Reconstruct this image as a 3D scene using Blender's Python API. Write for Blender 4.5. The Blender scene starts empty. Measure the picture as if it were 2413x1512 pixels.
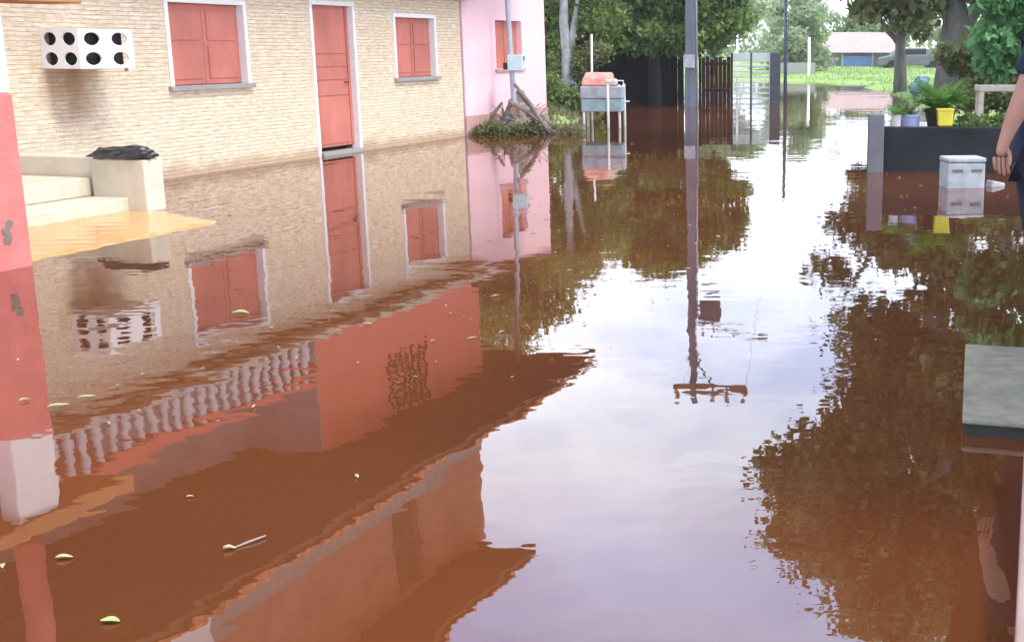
import bpy, bmesh, math, random
import numpy as np
from mathutils import Vector
R = math.radians
random.seed(7)
SC = bpy.context.scene
COL = SC.collection

# ------------------------------------------------------------ camera, sky, sun, exposure
cam_d = bpy.data.cameras.new('camera'); cam = bpy.data.objects.new('camera', cam_d); COL.objects.link(cam)
cam.location = (0, 0, 1.5); cam.rotation_euler = (R(90 - 12.454), 0, 0)
cam_d.sensor_width = 36.0; cam_d.lens = 36.0 * 2925 / 2413
cam_d.shift_x = (1206.5 - 1700) / 2413.0
cam_d.clip_start = 0.05; cam_d.clip_end = 2000
SC.camera = cam
SC.view_settings.view_transform = 'Standard'; SC.view_settings.look = 'None'
SC.view_settings.exposure = 1.07; SC.view_settings.gamma = 1.0
SC.view_settings.use_curve_mapping = False
SC.render.engine = 'CYCLES'
SC.cycles.max_bounces = 8; SC.cycles.use_denoising = True
SC.cycles.transparent_max_bounces = 8

SUN_EL, SUN_AZ = 58.0, 118.0          # azimuth clockwise from +Y
w = bpy.data.worlds.new('World'); SC.world = w; w.use_nodes = True
nt = w.node_tree; N = nt.nodes; L = nt.links
bg = N['Background']; bg.inputs[1].default_value = 0.1
sky = N.new('ShaderNodeTexSky'); sky.sky_type = 'NISHITA'; sky.sun_disc = False
sky.sun_elevation = R(SUN_EL); sky.sun_rotation = R(SUN_AZ); sky.dust_density = 3.0
tc = N.new('ShaderNodeTexCoord')
mp = N.new('ShaderNodeMapping'); mp.inputs['Scale'].default_value = (2.2, 2.2, 5.0); mp.inputs['Location'].default_value = (.35, .1, .62)
L.new(tc.outputs['Generated'], mp.inputs[0])
n1 = N.new('ShaderNodeTexNoise'); n1.inputs['Scale'].default_value = 1.5; n1.inputs['Detail'].default_value = 7; n1.inputs['Roughness'].default_value = .55
L.new(mp.outputs[0], n1.inputs['Vector'])
cr = N.new('ShaderNodeValToRGB')
cr.color_ramp.elements[0].position = .36; cr.color_ramp.elements[0].color = (.47, .56, .80, 1)
cr.color_ramp.elements[1].position = .60; cr.color_ramp.elements[1].color = (.98, 1.03, 1.10, 1)
L.new(n1.outputs['Fac'], cr.inputs[0])
sep = N.new('ShaderNodeSeparateXYZ'); L.new(tc.outputs['Generated'], sep.inputs[0])
zr = N.new('ShaderNodeMapRange'); zr.inputs[1].default_value = 0.10; zr.inputs[2].default_value = 0.55
zr.inputs[3].default_value = 21.5; zr.inputs[4].default_value = 10.5
L.new(sep.outputs[2], zr.inputs[0])
ml = N.new('ShaderNodeMixRGB'); ml.blend_type = 'MULTIPLY'; ml.inputs[0].default_value = 1
hg = N.new('ShaderNodeMath'); hg.operation = 'MULTIPLY_ADD'; hg.inputs[1].default_value = .22; L.new(n1.outputs['Fac'], hg.inputs[0]); L.new(sep.outputs[2], hg.inputs[2])
hm_ = N.new('ShaderNodeMapRange'); hm_.inputs[1].default_value = .44; hm_.inputs[2].default_value = .54; L.new(hg.outputs[0], hm_.inputs[0])
hc = N.new('ShaderNodeMixRGB'); hc.blend_type = 'MULTIPLY'; hc.inputs[2].default_value = (.58, .73, 1.02, 1); ht = N.new('ShaderNodeMapRange'); ht.inputs[1].default_value = .55; ht.inputs[2].default_value = .72; ht.inputs[3].default_value = 1; ht.inputs[4].default_value = 0; L.new(sep.outputs[2], ht.inputs[0])
hx = N.new('ShaderNodeMath'); hx.operation = 'MULTIPLY'; L.new(hm_.outputs[0], hx.inputs[0]); L.new(ht.outputs[0], hx.inputs[1]); L.new(hx.outputs[0], hc.inputs[0]); L.new(cr.outputs[0], hc.inputs[1])
L.new(hc.outputs[0], ml.inputs[1]); zz = N.new('ShaderNodeMapRange'); zz.inputs[1].default_value = .60; zz.inputs[2].default_value = .92; zz.inputs[3].default_value = 1.0; zz.inputs[4].default_value = 2.3; L.new(sep.outputs[2], zz.inputs[0])
zm = N.new('ShaderNodeMath'); zm.operation = 'MULTIPLY'; L.new(zr.outputs[0], zm.inputs[0]); L.new(zz.outputs[0], zm.inputs[1])
L.new(zm.outputs[0], ml.inputs[2])
mx = N.new('ShaderNodeMixRGB'); mx.inputs[0].default_value = .88
L.new(sky.outputs[0], mx.inputs[1]); L.new(ml.outputs[0], mx.inputs[2])
L.new(mx.outputs[0], bg.inputs[0])

sd = bpy.data.lights.new('sun', 'SUN'); sd.energy = 1.5; sd.angle = R(14); sd.color = (1, .93, .80)
so = bpy.data.objects.new('sun', sd); COL.objects.link(so)
az = R(SUN_AZ); el = R(SUN_EL)
sdir = Vector((math.sin(az) * math.cos(el), math.cos(az) * math.cos(el), math.sin(el)))
so.rotation_euler = (-sdir).to_track_quat('-Z', 'Y').to_euler(); so.location = (0, 0, 60)

# ------------------------------------------------------------ materials
def mat(name, c, rough=.85, var=.15, scale=6.0, bump=.0, bscale=40., c2=None, spec=.3, stretch=(1, 1, 1), metal=0):
    m = bpy.data.materials.new(name); m.use_nodes = True
    t = m.node_tree; n = t.nodes; l = t.links; b = n['Principled BSDF']
    b.inputs['Roughness'].default_value = rough; b.inputs['Specular IOR Level'].default_value = spec
    b.inputs['Metallic'].default_value = metal
    co = n.new('ShaderNodeTexCoord'); ma = n.new('ShaderNodeMapping'); ma.inputs['Scale'].default_value = stretch
    l.new(co.outputs['Object'], ma.inputs[0])
    no = n.new('ShaderNodeTexNoise'); no.inputs['Scale'].default_value = scale; no.inputs['Detail'].default_value = 6; no.inputs['Roughness'].default_value = .6
    l.new(ma.outputs[0], no.inputs['Vector'])
    r = n.new('ShaderNodeValToRGB'); e = r.color_ramp.elements
    e[0].position = .3; e[1].position = .7
    if c2 is None:
        e[0].color = tuple(x * (1 - var) for x in c) + (1,); e[1].color = tuple(min(1, x * (1 + var)) for x in c) + (1,)
    else:
        e[0].color = tuple(c) + (1,); e[1].color = tuple(c2) + (1,)
    l.new(no.outputs['Fac'], r.inputs[0]); l.new(r.outputs[0], b.inputs['Base Color'])
    if bump:
        nb = n.new('ShaderNodeTexNoise'); nb.inputs['Scale'].default_value = bscale; nb.inputs['Detail'].default_value = 5
        l.new(ma.outputs[0], nb.inputs['Vector'])
        bp = n.new('ShaderNodeBump'); bp.inputs['Strength'].default_value = bump; bp.inputs['Distance'].default_value = .01
        l.new(nb.outputs['Fac'], bp.inputs['Height']); l.new(bp.outputs[0], b.inputs['Normal'])
    return m

def leaf_mat(name, dark, light, trans=.42):
    m = bpy.data.materials.new(name); m.use_nodes = True
    t = m.node_tree; n = t.nodes; l = t.links; b = n['Principled BSDF']; out = n['Material Output']
    b.inputs['Roughness'].default_value = .55; b.inputs['Specular IOR Level'].default_value = .35
    g = n.new('ShaderNodeNewGeometry'); r = n.new('ShaderNodeValToRGB'); e = r.color_ramp.elements
    e[0].color = tuple(dark) + (1,); e[1].color = tuple(light) + (1,)
    co = n.new('ShaderNodeTexCoord'); no = n.new('ShaderNodeTexNoise'); no.inputs['Scale'].default_value = 1.7; no.inputs['Detail'].default_value = 3; l.new(co.outputs['Object'], no.inputs['Vector'])
    nm = n.new('ShaderNodeMapRange'); nm.inputs[1].default_value = .35; nm.inputs[2].default_value = .65; l.new(no.outputs['Fac'], nm.inputs[0])
    av = n.new('ShaderNodeMixRGB'); av.inputs[0].default_value = .55; l.new(g.outputs['Random Per Island'], av.inputs[1]); l.new(nm.outputs[0], av.inputs[2])
    l.new(av.outputs[0], r.inputs[0])
    l.new(r.outputs[0], b.inputs['Base Color'])
    tr = n.new('ShaderNodeBsdfTranslucent'); l.new(r.outputs[0], tr.inputs[0])
    ms = n.new('ShaderNodeMixShader'); ms.inputs[0].default_value = trans
    l.new(b.outputs[0], ms.inputs[1]); l.new(tr.outputs[0], ms.inputs[2]); l.new(ms.outputs[0], out.inputs[0])
    return m

def stone_mat():
    m = bpy.data.materials.new('split_stone'); m.use_nodes = True
    t = m.node_tree; n = t.nodes; l = t.links; b = n['Principled BSDF']; b.inputs['Roughness'].default_value = .9
    b.inputs['Specular IOR Level'].default_value = .15
    co = n.new('ShaderNodeTexCoord'); s = n.new('ShaderNodeSeparateXYZ'); c = n.new('ShaderNodeCombineXYZ')
    l.new(co.outputs['Object'], s.inputs[0])
    wn = n.new('ShaderNodeTexNoise'); wn.inputs['Scale'].default_value = 3.1; wn.inputs['Detail'].default_value = 2
    l.new(co.outputs['Object'], wn.inputs['Vector'])
    wm = n.new('ShaderNodeMath'); wm.operation = 'MULTIPLY_ADD'; wm.inputs[1].default_value = .022
    l.new(wn.outputs['Fac'], wm.inputs[0]); l.new(s.outputs[2], wm.inputs[2])
    l.new(s.outputs[0], c.inputs[0]); l.new(wm.outputs[0], c.inputs[1])
    br = n.new('ShaderNodeTexBrick'); br.inputs['Scale'].default_value = 1
    br.inputs['Brick Width'].default_value = .24; br.inputs['Row Height'].default_value = .046
    br.inputs['Mortar Size'].default_value = .0035; br.inputs['Mortar Smooth'].default_value = .4; br.inputs['Bias'].default_value = .1
    br.offset = .37; br.squash = 1.35; br.squash_frequency = 3
    br.inputs['Color1'].default_value = (.82, .685, .535, 1); br.inputs['Color2'].default_value = (.745, .60, .455, 1)
    br.inputs['Mortar'].default_value = (.63, .495, .37, 1)
    l.new(c.outputs[0], br.inputs['Vector'])
    st = n.new('ShaderNodeMapping'); st.inputs['Scale'].default_value = (4.2, 4.2, 30.0); l.new(co.outputs['Object'], st.inputs[0])
    no = n.new('ShaderNodeTexNoise'); no.inputs['Scale'].default_value = 1.6; no.inputs['Detail'].default_value = 6; no.inputs['Roughness'].default_value = .7
    l.new(st.outputs[0], no.inputs['Vector'])
    r = n.new('ShaderNodeValToRGB'); r.color_ramp.elements[0].position = .32; r.color_ramp.elements[0].color = (.66, .60, .55, 1)
    r.color_ramp.elements[1].position = .6; r.color_ramp.elements[1].color = (1.1, 1.1, 1.06, 1)
    l.new(no.outputs['Fac'], r.inputs[0])
    mu = n.new('ShaderNodeMixRGB'); mu.blend_type = 'MULTIPLY'; mu.inputs[0].default_value = 1
    l.new(br.outputs['Color'], mu.inputs[1]); l.new(r.outputs[0], mu.inputs[2]); # brown blotch on the wall below the air conditioner, edge broken by noise
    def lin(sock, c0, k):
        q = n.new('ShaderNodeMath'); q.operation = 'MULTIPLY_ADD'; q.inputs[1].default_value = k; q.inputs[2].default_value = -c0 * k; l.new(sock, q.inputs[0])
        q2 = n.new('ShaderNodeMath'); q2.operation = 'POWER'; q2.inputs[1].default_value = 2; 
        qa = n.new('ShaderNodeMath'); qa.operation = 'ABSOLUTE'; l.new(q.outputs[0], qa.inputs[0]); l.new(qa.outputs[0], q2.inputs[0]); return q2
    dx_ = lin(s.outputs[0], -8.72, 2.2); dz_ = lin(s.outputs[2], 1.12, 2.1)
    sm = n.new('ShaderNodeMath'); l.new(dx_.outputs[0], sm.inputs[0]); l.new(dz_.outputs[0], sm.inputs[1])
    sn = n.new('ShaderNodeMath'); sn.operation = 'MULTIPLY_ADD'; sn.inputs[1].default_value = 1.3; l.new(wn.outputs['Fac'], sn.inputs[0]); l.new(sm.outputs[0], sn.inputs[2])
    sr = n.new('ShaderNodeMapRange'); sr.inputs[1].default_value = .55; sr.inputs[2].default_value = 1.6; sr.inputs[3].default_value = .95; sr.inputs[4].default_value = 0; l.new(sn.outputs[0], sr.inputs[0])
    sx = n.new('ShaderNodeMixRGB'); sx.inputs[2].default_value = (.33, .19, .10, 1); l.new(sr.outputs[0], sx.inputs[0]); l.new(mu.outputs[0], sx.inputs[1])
    tb = n.new('ShaderNodeMath'); tb.operation = 'MULTIPLY_ADD'; tb.inputs[1].default_value = -.22; l.new(wn.outputs['Fac'], tb.inputs[0]); l.new(s.outputs[2], tb.inputs[2])
    tr = n.new('ShaderNodeMapRange'); tr.inputs[1].default_value = -.06; tr.inputs[2].default_value = .06; tr.inputs[3].default_value = .75; tr.inputs[4].default_value = 0; l.new(tb.outputs[0], tr.inputs[0])
    tx = n.new('ShaderNodeMixRGB'); tx.inputs[2].default_value = (.40, .27, .17, 1); l.new(tr.outputs[0], tx.inputs[0]); l.new(sx.outputs[0], tx.inputs[1])
    l.new(tx.outputs[0], b.inputs['Base Color'])
    ad = n.new('ShaderNodeMath'); ad.operation = 'SUBTRACT'; l.new(no.outputs['Fac'], ad.inputs[0]); l.new(br.outputs['Fac'], ad.inputs[1])
    bp = n.new('ShaderNodeBump'); bp.inputs['Strength'].default_value = .8; bp.inputs['Distance'].default_value = .012
    l.new(ad.outputs[0], bp.inputs['Height']); l.new(bp.outputs[0], b.inputs['Normal'])
    return m

def wet(name, c, ior, slope, var=None, rough=.0):
    """turbid water: an even brown body under a mirror that strengthens towards grazing view"""
    m = bpy.data.materials.new(name); m.use_nodes = True
    t = m.node_tree; n = t.nodes; l = t.links; n.remove(n['Principled BSDF']); out = n['Material Output']
    co = n.new('ShaderNodeTexCoord')
    hs = []
    for sc, amp in ((.55, .030), (1.7, .011), (5.5, .0040)):
        no = n.new('ShaderNodeTexNoise'); no.inputs['Scale'].default_value = sc; no.inputs['Detail'].default_value = 1.5
        l.new(co.outputs['Object'], no.inputs['Vector'])
        mm = n.new('ShaderNodeMath'); mm.operation = 'MULTIPLY'; mm.inputs[1].default_value = amp * slope
        l.new(no.outputs['Fac'], mm.inputs[0]); hs.append(mm)
    a1 = n.new('ShaderNodeMath'); l.new(hs[0].outputs[0], a1.inputs[0]); l.new(hs[1].outputs[0], a1.inputs[1])
    a2 = n.new('ShaderNodeMath'); l.new(a1.outputs[0], a2.inputs[0]); l.new(hs[2].outputs[0], a2.inputs[1])
    sm_ = n.new('ShaderNodeMapping'); sm_.inputs['Scale'].default_value = (.9, 6.5, 1); sm_.inputs['Rotation'].default_value = (0, 0, .12); l.new(co.outputs['Object'], sm_.inputs[0])
    sn_ = n.new('ShaderNodeTexNoise'); sn_.inputs['Scale'].default_value = 1.3; sn_.inputs['Detail'].default_value = 2; l.new(sm_.outputs[0], sn_.inputs['Vector'])
    sa_ = n.new('ShaderNodeMath'); sa_.operation = 'MULTIPLY_ADD'; sa_.inputs[1].default_value = .0014 * slope; l.new(sn_.outputs['Fac'], sa_.inputs[0]); l.new(a2.outputs[0], sa_.inputs[2]); a2 = sa_
    pt = n.new('ShaderNodeTexNoise'); pt.inputs['Scale'].default_value = .45; pt.inputs['Detail'].default_value = 1; l.new(co.outputs['Object'], pt.inputs['Vector'])
    pr = n.new('ShaderNodeMapRange'); pr.inputs[1].default_value = .38; pr.inputs[2].default_value = .62; pr.inputs[3].default_value = .35; pr.inputs[4].default_value = 1.0
    l.new(pt.outputs['Fac'], pr.inputs[0])
    bp = n.new('ShaderNodeBump'); bp.inputs['Distance'].default_value = 1.0
    l.new(pr.outputs[0], bp.inputs['Strength']); l.new(a2.outputs[0], bp.inputs['Height'])
    g = n.new('ShaderNodeBsdfGlossy'); g.inputs['Roughness'].default_value = rough; g.inputs['Color'].default_value = (.97, .97, .97, 1)
    d = n.new('ShaderNodeBsdfDiffuse')
    nv = n.new('ShaderNodeTexNoise'); nv.inputs['Scale'].default_value = .35; nv.inputs['Detail'].default_value = 3; l.new(co.outputs['Object'], nv.inputs['Vector'])
    r = n.new('ShaderNodeValToRGB'); r.color_ramp.elements[0].position = .35; r.color_ramp.elements[1].position = .65
    r.color_ramp.elements[0].color = tuple(c) + (1,); r.color_ramp.elements[1].color = tuple(var or c) + (1,)
    l.new(nv.outputs['Fac'], r.inputs[0]); l.new(r.outputs[0], d.inputs['Color'])
    f = n.new('ShaderNodeFresnel'); f.inputs['IOR'].default_value = ior
    ms = n.new('ShaderNodeMixShader')
    l.new(bp.outputs[0], g.inputs['Normal']); l.new(f.outputs[0], ms.inputs[0])
    l.new(d.outputs[0], ms.inputs[1]); l.new(g.outputs[0], ms.inputs[2]); l.new(ms.outputs[0], out.inputs[0])
    return m

M = dict(
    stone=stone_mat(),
    red=mat('painted_red_wood', (.50, .16, .12), .6, .2, 3, .1, 30, spec=.3, stretch=(1, 1, .4)),
    white=mat('white_paint', (.78, .75, .74), .7, .06, 8, .15),
    offwhite=mat('cream_plaster', (.58, .52, .41), .9, .10, 5, .3),
    grey=mat('grey_cement', (.30, .285, .27), .9, .15, 12, .4),
    pink=mat('pink_plaster', (.86, .56, .60), .9, .06, 1.6, .25),
    stained=mat('stained_pink_plaster', (.62, .30, .28), .95, .2, 6, .4, c2=(.34, .28, .22)),
    redwall=mat('red_plaster', (.90, .25, .19), .85, .06, 1.3, .25),
    coral=mat('coral_plaster', (.64, .18, .16), .85, .2, 2.6, .6),
    orange=mat('orange_plaster', (.48, .21, .14), .9, .2, 1.5, .3),
    beam=mat('tan_beam', (.42, .19, .075), .8, .15, 5, .2),
    soffit=mat('brown_soffit', (.17, .085, .045), .8, .25, 6, .3, stretch=(.3, 3, 1)),
    slabwood=mat('brown_slab', (.26, .14, .075), .85, .25, 5, .3),
    tile=mat('clay_tile', (.40, .15, .075), .9, .3, 5, .5),
    lilac=mat('lilac_plaster', (.50, .43, .48), .9, .15, 2, .2),
    dark=mat('dark_interior', (.025, .022, .02), .9, .2),
    iron=mat('dark_iron', (.05, .03, .025), .6, .2),
    acbox=mat('grey_metal_case', (.22, .22, .22), .5, .1),
    plastic=mat('black_plastic', (.022, .022, .025), .28, .2, 10, .5, 12, spec=.6),
    conc=mat('concrete_pole', (.12, .13, .175), .9, .25, 3, .4, stretch=(2, 2, .5)),
    galv=mat('galvanised_steel', (.42, .42, .47), .5, .15, 5, metal=.3),
    meter=mat('meter_box_grey', (.50, .62, .68), .5, .08),
    rust=mat('rusty_base', (.50, .24, .16), .9, .25, 8, .3),
    rubble=mat('rubble', (.44, .38, .34), .95, .3, 9, .9, 20, c2=(.13, .11, .10)),
    twig=mat('dead_twig', (.20, .165, .14), .9, .3, 8),
    bark=mat('grey_bark', (.17, .155, .145), .95, .3, 4, .8, 14, stretch=(2, 2, .6)),
    darkbark=mat('dark_bark', (.03, .026, .022), .95, .3, 4, .8, 14),
    bark2=mat('pale_mottled_bark', (.36, .36, .38), .95, .35, 5, .6, 14),
    teal=mat('teal_paint', (.24, .32, .33), .8, .3, 5),
    paleblue=mat('pale_blue_paint', (.33, .34, .38), .8, .3, 5),
    cushion=mat('pink_red_cloth', (.44, .12, .12), .9, .15, 9, .3, c2=(.66, .36, .28)),
    legs=mat('white_leg_paint', (.62, .58, .56), .6, .1),
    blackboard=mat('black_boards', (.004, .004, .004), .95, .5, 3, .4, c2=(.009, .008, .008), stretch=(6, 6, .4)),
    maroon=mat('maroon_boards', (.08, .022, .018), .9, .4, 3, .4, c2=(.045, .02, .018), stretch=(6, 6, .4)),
    gatew=mat('white_gate_paint', (.84, .86, .82), .6, .06, 5),
    bluegrey=mat('blue_grey_post', (.13, .13, .145), .85, .15, 5),
    slate=mat('dark_slate_wall', (.014, .016, .018), .9, .4, 2.5, .4),
    foam=mat('white_foam', (.32, .345, .37), .85, .22, 7, .4),
    bluepot=mat('pale_blue_plastic', (.36, .40, .66), .5, .1),
    whitepot=mat('white_plastic', (.70, .70, .72), .5, .06),
    yellow=mat('yellow_plastic', (.62, .55, .05), .5, .12, 6),
    blackpot=mat('black_pot', (.03, .028, .026), .7, .3),
    bluecloth=mat('blue_cloth', (.13, .22, .29), .9, .25, 7, .4),
    bench=mat('pale_wood', (.48, .42, .36), .8, .2, 5),
    slab=mat('worn_cement', (.20, .19, .14), .85, .28, 9, .35, 60),
    darkbase=mat('dark_base', (.02, .021, .016), .6, .3, 8),
    kerb=mat('pink_beige_cement', (.24, .15, .13), .9, .2, 5, .3, c2=(.30, .22, .19)),
    farroof=mat('pale_pink_tile', (.36, .26, .24), .9, .15, 3),
    farwall=mat('pale_wall', (.45, .42, .42), .9, .1, 3),
    farblue=mat('blue_panel', (.17, .27, .55), .7, .15, 3),
    navy=mat('navy_cloth', (.018, .022, .045), .95, .25, 15, .4),
    shorts=mat('dark_blue_shorts', (.022, .022, .04), .95, .3, 12, .4),
    hair=mat('black_hair', (.012, .01, .009), .6, .3, 30, .6),
    sandal=mat('black_rubber', (.015, .015, .015), .6, .2),
    rightwall=mat('grey_green_plaster', (.24, .24, .20), .9, .15, 3, .3),
    wire=mat('black_cable', (.02, .02, .02), .6, .1),
    leaffloat=leaf_mat('fallen_leaf', (.27, .25, .10), (.42, .36, .22), .1),
    leaflime=leaf_mat('lime_leaf', (.24, .29, .08), (.30, .34, .12), .1),
    stick=mat('peeled_stick', (.28, .21, .19), .8, .2, 20),
    lf_dark=leaf_mat('deep_green_leaf', (.010, .040, .014), (.27, .40, .10)),
    lf_mid=leaf_mat('mid_green_leaf', (.05, .10, .03), (.27, .35, .10)),
    lf_olive=leaf_mat('olive_leaf', (.04, .055, .022), (.26, .28, .10)),
    lf_pale=leaf_mat('pale_green_leaf', (.20, .27, .16), (.42, .48, .27)),  # washed-out brightness of the far trees put into the leaf colour
    lf_bright=leaf_mat('bright_green_leaf', (.05, .17, .06), (.20, .42, .17)),
    lf_fern=leaf_mat('fern_leaf', (.07, .19, .03), (.20, .40, .08)),
    lf_grass=leaf_mat('grass_blade', (.17, .27, .07), (.25, .34, .11)),
    lf_dry=leaf_mat('dry_weed', (.16, .16, .08), (.28, .27, .15)),
)

def skin_material():
    m = mat('skin', (.36, .19, .135), .55, .08, 12, .15, 120)
    b = m.node_tree.nodes['Principled BSDF']; b.inputs['Subsurface Weight'].default_value = .08; b.inputs['Subsurface Radius'].default_value = (.02, .008, .004)
    return m
M['skin'] = skin_material()

# ------------------------------------------------------------ builders
class MB:
    def __init__(s): s.v = []; s.f = []
    def box(s, x0, x1, y0, y1, z0, z1):
        b = len(s.v)
        s.v += [(x, y, z) for z in (z0, z1) for y in (y0, y1) for x in (x0, x1)]
        s.f += [tuple(b + i for i in q) for q in ((0, 2, 3, 1), (4, 5, 7, 6), (0, 1, 5, 4), (2, 6, 7, 3), (0, 4, 6, 2), (1, 3, 7, 5))]
        return s
    def quad(s, *p):
        b = len(s.v); s.v += list(p); s.f.append(tuple(range(b, b + len(p)))); return s
    def tube(s, pts, rs, n=8, cap=True):
        pts = [Vector(p) for p in pts]
        if not hasattr(rs, '__len__'): rs = [rs] * len(pts)
        b0 = len(s.v)
        for i, p in enumerate(pts):
            d = (pts[min(i + 1, len(pts) - 1)] - pts[max(i - 1, 0)]).normalized()
            u = d.cross(Vector((0, 0, 1)) if abs(d.z) < .9 else Vector((1, 0, 0))).normalized(); v = d.cross(u)
            for k in range(n):
                a = 2 * math.pi * k / n; q = p + (u * math.cos(a) + v * math.sin(a)) * rs[i]; s.v.append(tuple(q))
        for i in range(len(pts) - 1):
            for k in range(n):
                a = b0 + i * n + k; c = b0 + i * n + (k + 1) % n; s.f.append((a, c, c + n, a + n))
        if cap:
            s.f.append(tuple(range(b0 + n - 1, b0 - 1, -1))); e = b0 + (len(pts) - 1) * n; s.f.append(tuple(range(e, e + n)))
        return s
    def lathe(s, prof, n=12, cx=0, cy=0):
        b0 = len(s.v)
        for r, z in prof:
            for k in range(n):
                a = 2 * math.pi * k / n; s.v.append((cx + r * math.cos(a), cy + r * math.sin(a), z))
        for i in range(len(prof) - 1):
            for k in range(n):
                a = b0 + i * n + k; c = b0 + i * n + (k + 1) % n; s.f.append((a, c, c + n, a + n))
        s.f.append(tuple(range(b0 + n - 1, b0 - 1, -1))); e = b0 + (len(prof) - 1) * n; s.f.append(tuple(range(e, e + n)))
        return s
    def build(s, name, m, parent=None, bevel=0, smooth=False, loc=None):
        me = bpy.data.meshes.new(name); me.from_pydata(s.v, [], s.f); me.update()
        if smooth: me.polygons.foreach_set('use_smooth', [True] * len(me.polygons))
        o = bpy.data.objects.new(name, me); COL.objects.link(o); me.materials.append(m)
        if parent: o.parent = parent
        if loc: o.location = loc
        if bevel:
            bm = o.modifiers.new('bevel', 'BEVEL'); bm.width = bevel; bm.segments = 2; bm.limit_method = 'ANGLE'
        return o

def tag(o, label=None, cat=None, group=None, kind=None):
    for k, v in (('label', label), ('category', cat), ('group', group), ('kind', kind)):
        if v: o[k] = v
    return o
def empty(name, loc, rz, label, cat, group=None):
    o = bpy.data.objects.new(name, None); COL.objects.link(o); o.location = loc; o.rotation_euler = (0, 0, rz)
    return tag(o, label, cat, group)

def leaves(name, m, clumps, n, size, parent=None, shell=.55, seed=1, flat=.0, droop=.0, aspect=2.2):
    """n small bent leaf faces spread through ellipsoid clumps (x,y,z,rx,ry,rz)"""
    rg = np.random.default_rng(seed); C = np.array(clumps, float)
    vol = (C[:, 3] * C[:, 4] * C[:, 5]) ** .8; idx = rg.choice(len(C), n, p=vol / vol.sum())
    d = rg.normal(size=(n, 3)); d /= np.linalg.norm(d, axis=1)[:, None]
    r = rg.uniform(shell, 1.0, n) ** .8 * (1 + .18 * rg.normal(size=n))
    c = C[idx, :3] + d * r[:, None] * C[idx, 3:6]
    s = size * rg.uniform(.55, 1.35, n)
    t = rg.normal(size=(n, 3)); t[:, 2] -= droop; t[:, 2] *= (1 - flat); t /= np.linalg.norm(t, axis=1)[:, None]
    q = rg.normal(size=(n, 3)) + d * .8 + np.array([0, 0, .7]); b = np.cross(t, q); b /= np.linalg.norm(b, axis=1)[:, None] + 1e-9
    nn = np.cross(b, t)
    hl = s[:, None] * .5; hw = hl / aspect * 1.3
    p0 = c - t * hl; p2 = c + t * hl - nn * hl * .25; p1 = c + b * hw + nn * hl * .15; p3 = c - b * hw + nn * hl * .15
    V = np.stack([p0, p1, p2, p3], 1).reshape(-1, 3)
    me = bpy.data.meshes.new(name)
    me.vertices.add(4 * n); me.vertices.foreach_set('co', V.astype(np.float32).ravel())
    me.loops.add(6 * n); base = np.arange(n)[:, None] * 4
    me.loops.foreach_set('vertex_index', (base + np.array([0, 1, 2, 0, 2, 3])).astype(np.int32).ravel())
    me.polygons.add(2 * n); me.polygons.foreach_set('loop_start', (np.arange(2 * n) * 3).astype(np.int32))
    me.update(calc_edges=True); me.validate()
    me.materials.append(m)
    o = bpy.data.objects.new(name, me); COL.objects.link(o)
    if parent: o.parent = parent
    return o

def clumps_in(box, n, r, seed):
    """clump centres scattered in an ellipsoid box (cx,cy,cz,rx,ry,rz)"""
    g = random.Random(seed); out = []
    while len(out) < n:
        x, y, z = (g.uniform(-1, 1) for _ in range(3))
        if x * x + y * y + z * z > 1: continue
        k = g.uniform(.65, 1.3) * r
        out.append((box[0] + x * box[3], box[1] + y * box[4], box[2] + z * box[5], k, k, k * .72))
    return out

def tree(name, loc, trunk_paths, clumps, m_leaf, n, size, label, group=None, bark=None, seed=1, **kw):
    t = empty(name, loc, 0, label, 'tree', group)
    mb = MB()
    for pts, rs in trunk_paths: mb.tube(pts, rs, 9)
    if trunk_paths: mb.build('trunk', bark or M['bark'], t, smooth=True)
    leaves('crown', m_leaf, clumps, n, size, t, seed=seed, **kw)
    return t

def branches(h, r0, spread, n, seed, lean=(0, 0), top=None, zc=None):
    g = random.Random(seed); top = top or h * 2
    k = [(0, 0, -.3), (lean[0] * .3, lean[1] * .3, h * .5), (lean[0], lean[1], h)]
    out = [(k, [r0 * 1.25, r0, r0 * .85])]
    for i in range(n):
        a = 2 * math.pi * (i + g.random() * .6) / n; rr = spread * g.uniform(.55, 1.0); zt = g.uniform(h * 1.25, top)
        p0 = Vector(k[2]) - Vector((0, 0, g.uniform(0, h * .25))); p2 = Vector((lean[0] + rr * math.cos(a), lean[1] + rr * math.sin(a), zt))
        p1 = p0.lerp(p2, .45) + Vector((0, 0, .12 * rr))
        out.append(([tuple(p0), tuple(p1), tuple(p2)], [r0 * .55, r0 * .34, r0 * .1]))
    return out

# ------------------------------------------------------------ ground and water
def sstep(a, b, x):
    t = np.clip((x - a) / (b - a), 0, 1); return t * t * (3 - 2 * t)
xs = np.concatenate([np.linspace(-260, -14, 22), np.linspace(-13, 16, 88), np.linspace(18, 260, 22)])
ys = np.concatenate([np.linspace(-40, 12, 20), np.linspace(13, 75, 110), np.linspace(80, 420, 26)])
GX, GY = np.meshgrid(xs, ys)
shore = np.interp(GY, [13, 16.5, 22, 30, 42, 52, 56, 60], [3.9, 3.1, 3.8, 4.6, 5.2, 5.0, 3.4, -30]) + .35 * np.sin(GY * .9) * sstep(20, 30, GY)
hr = sstep(-.5, 1.0, GX - shore) * sstep(14.5, 17.5, GY) * .52 + sstep(57.0, 60, GY) * sstep(1.2, 2.4, GX) * .10 + sstep(60, 95, GY) * .35
hl = (1 - sstep(-3.2, -2.5, GX)) * sstep(24.0, 25.6, GY) * .58
hf = (1 - sstep(.3, 1.0, GX)) * sstep(36.3, 38.0, GY) * .50 * (1 - sstep(-1.0, -.2, GX))
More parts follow.
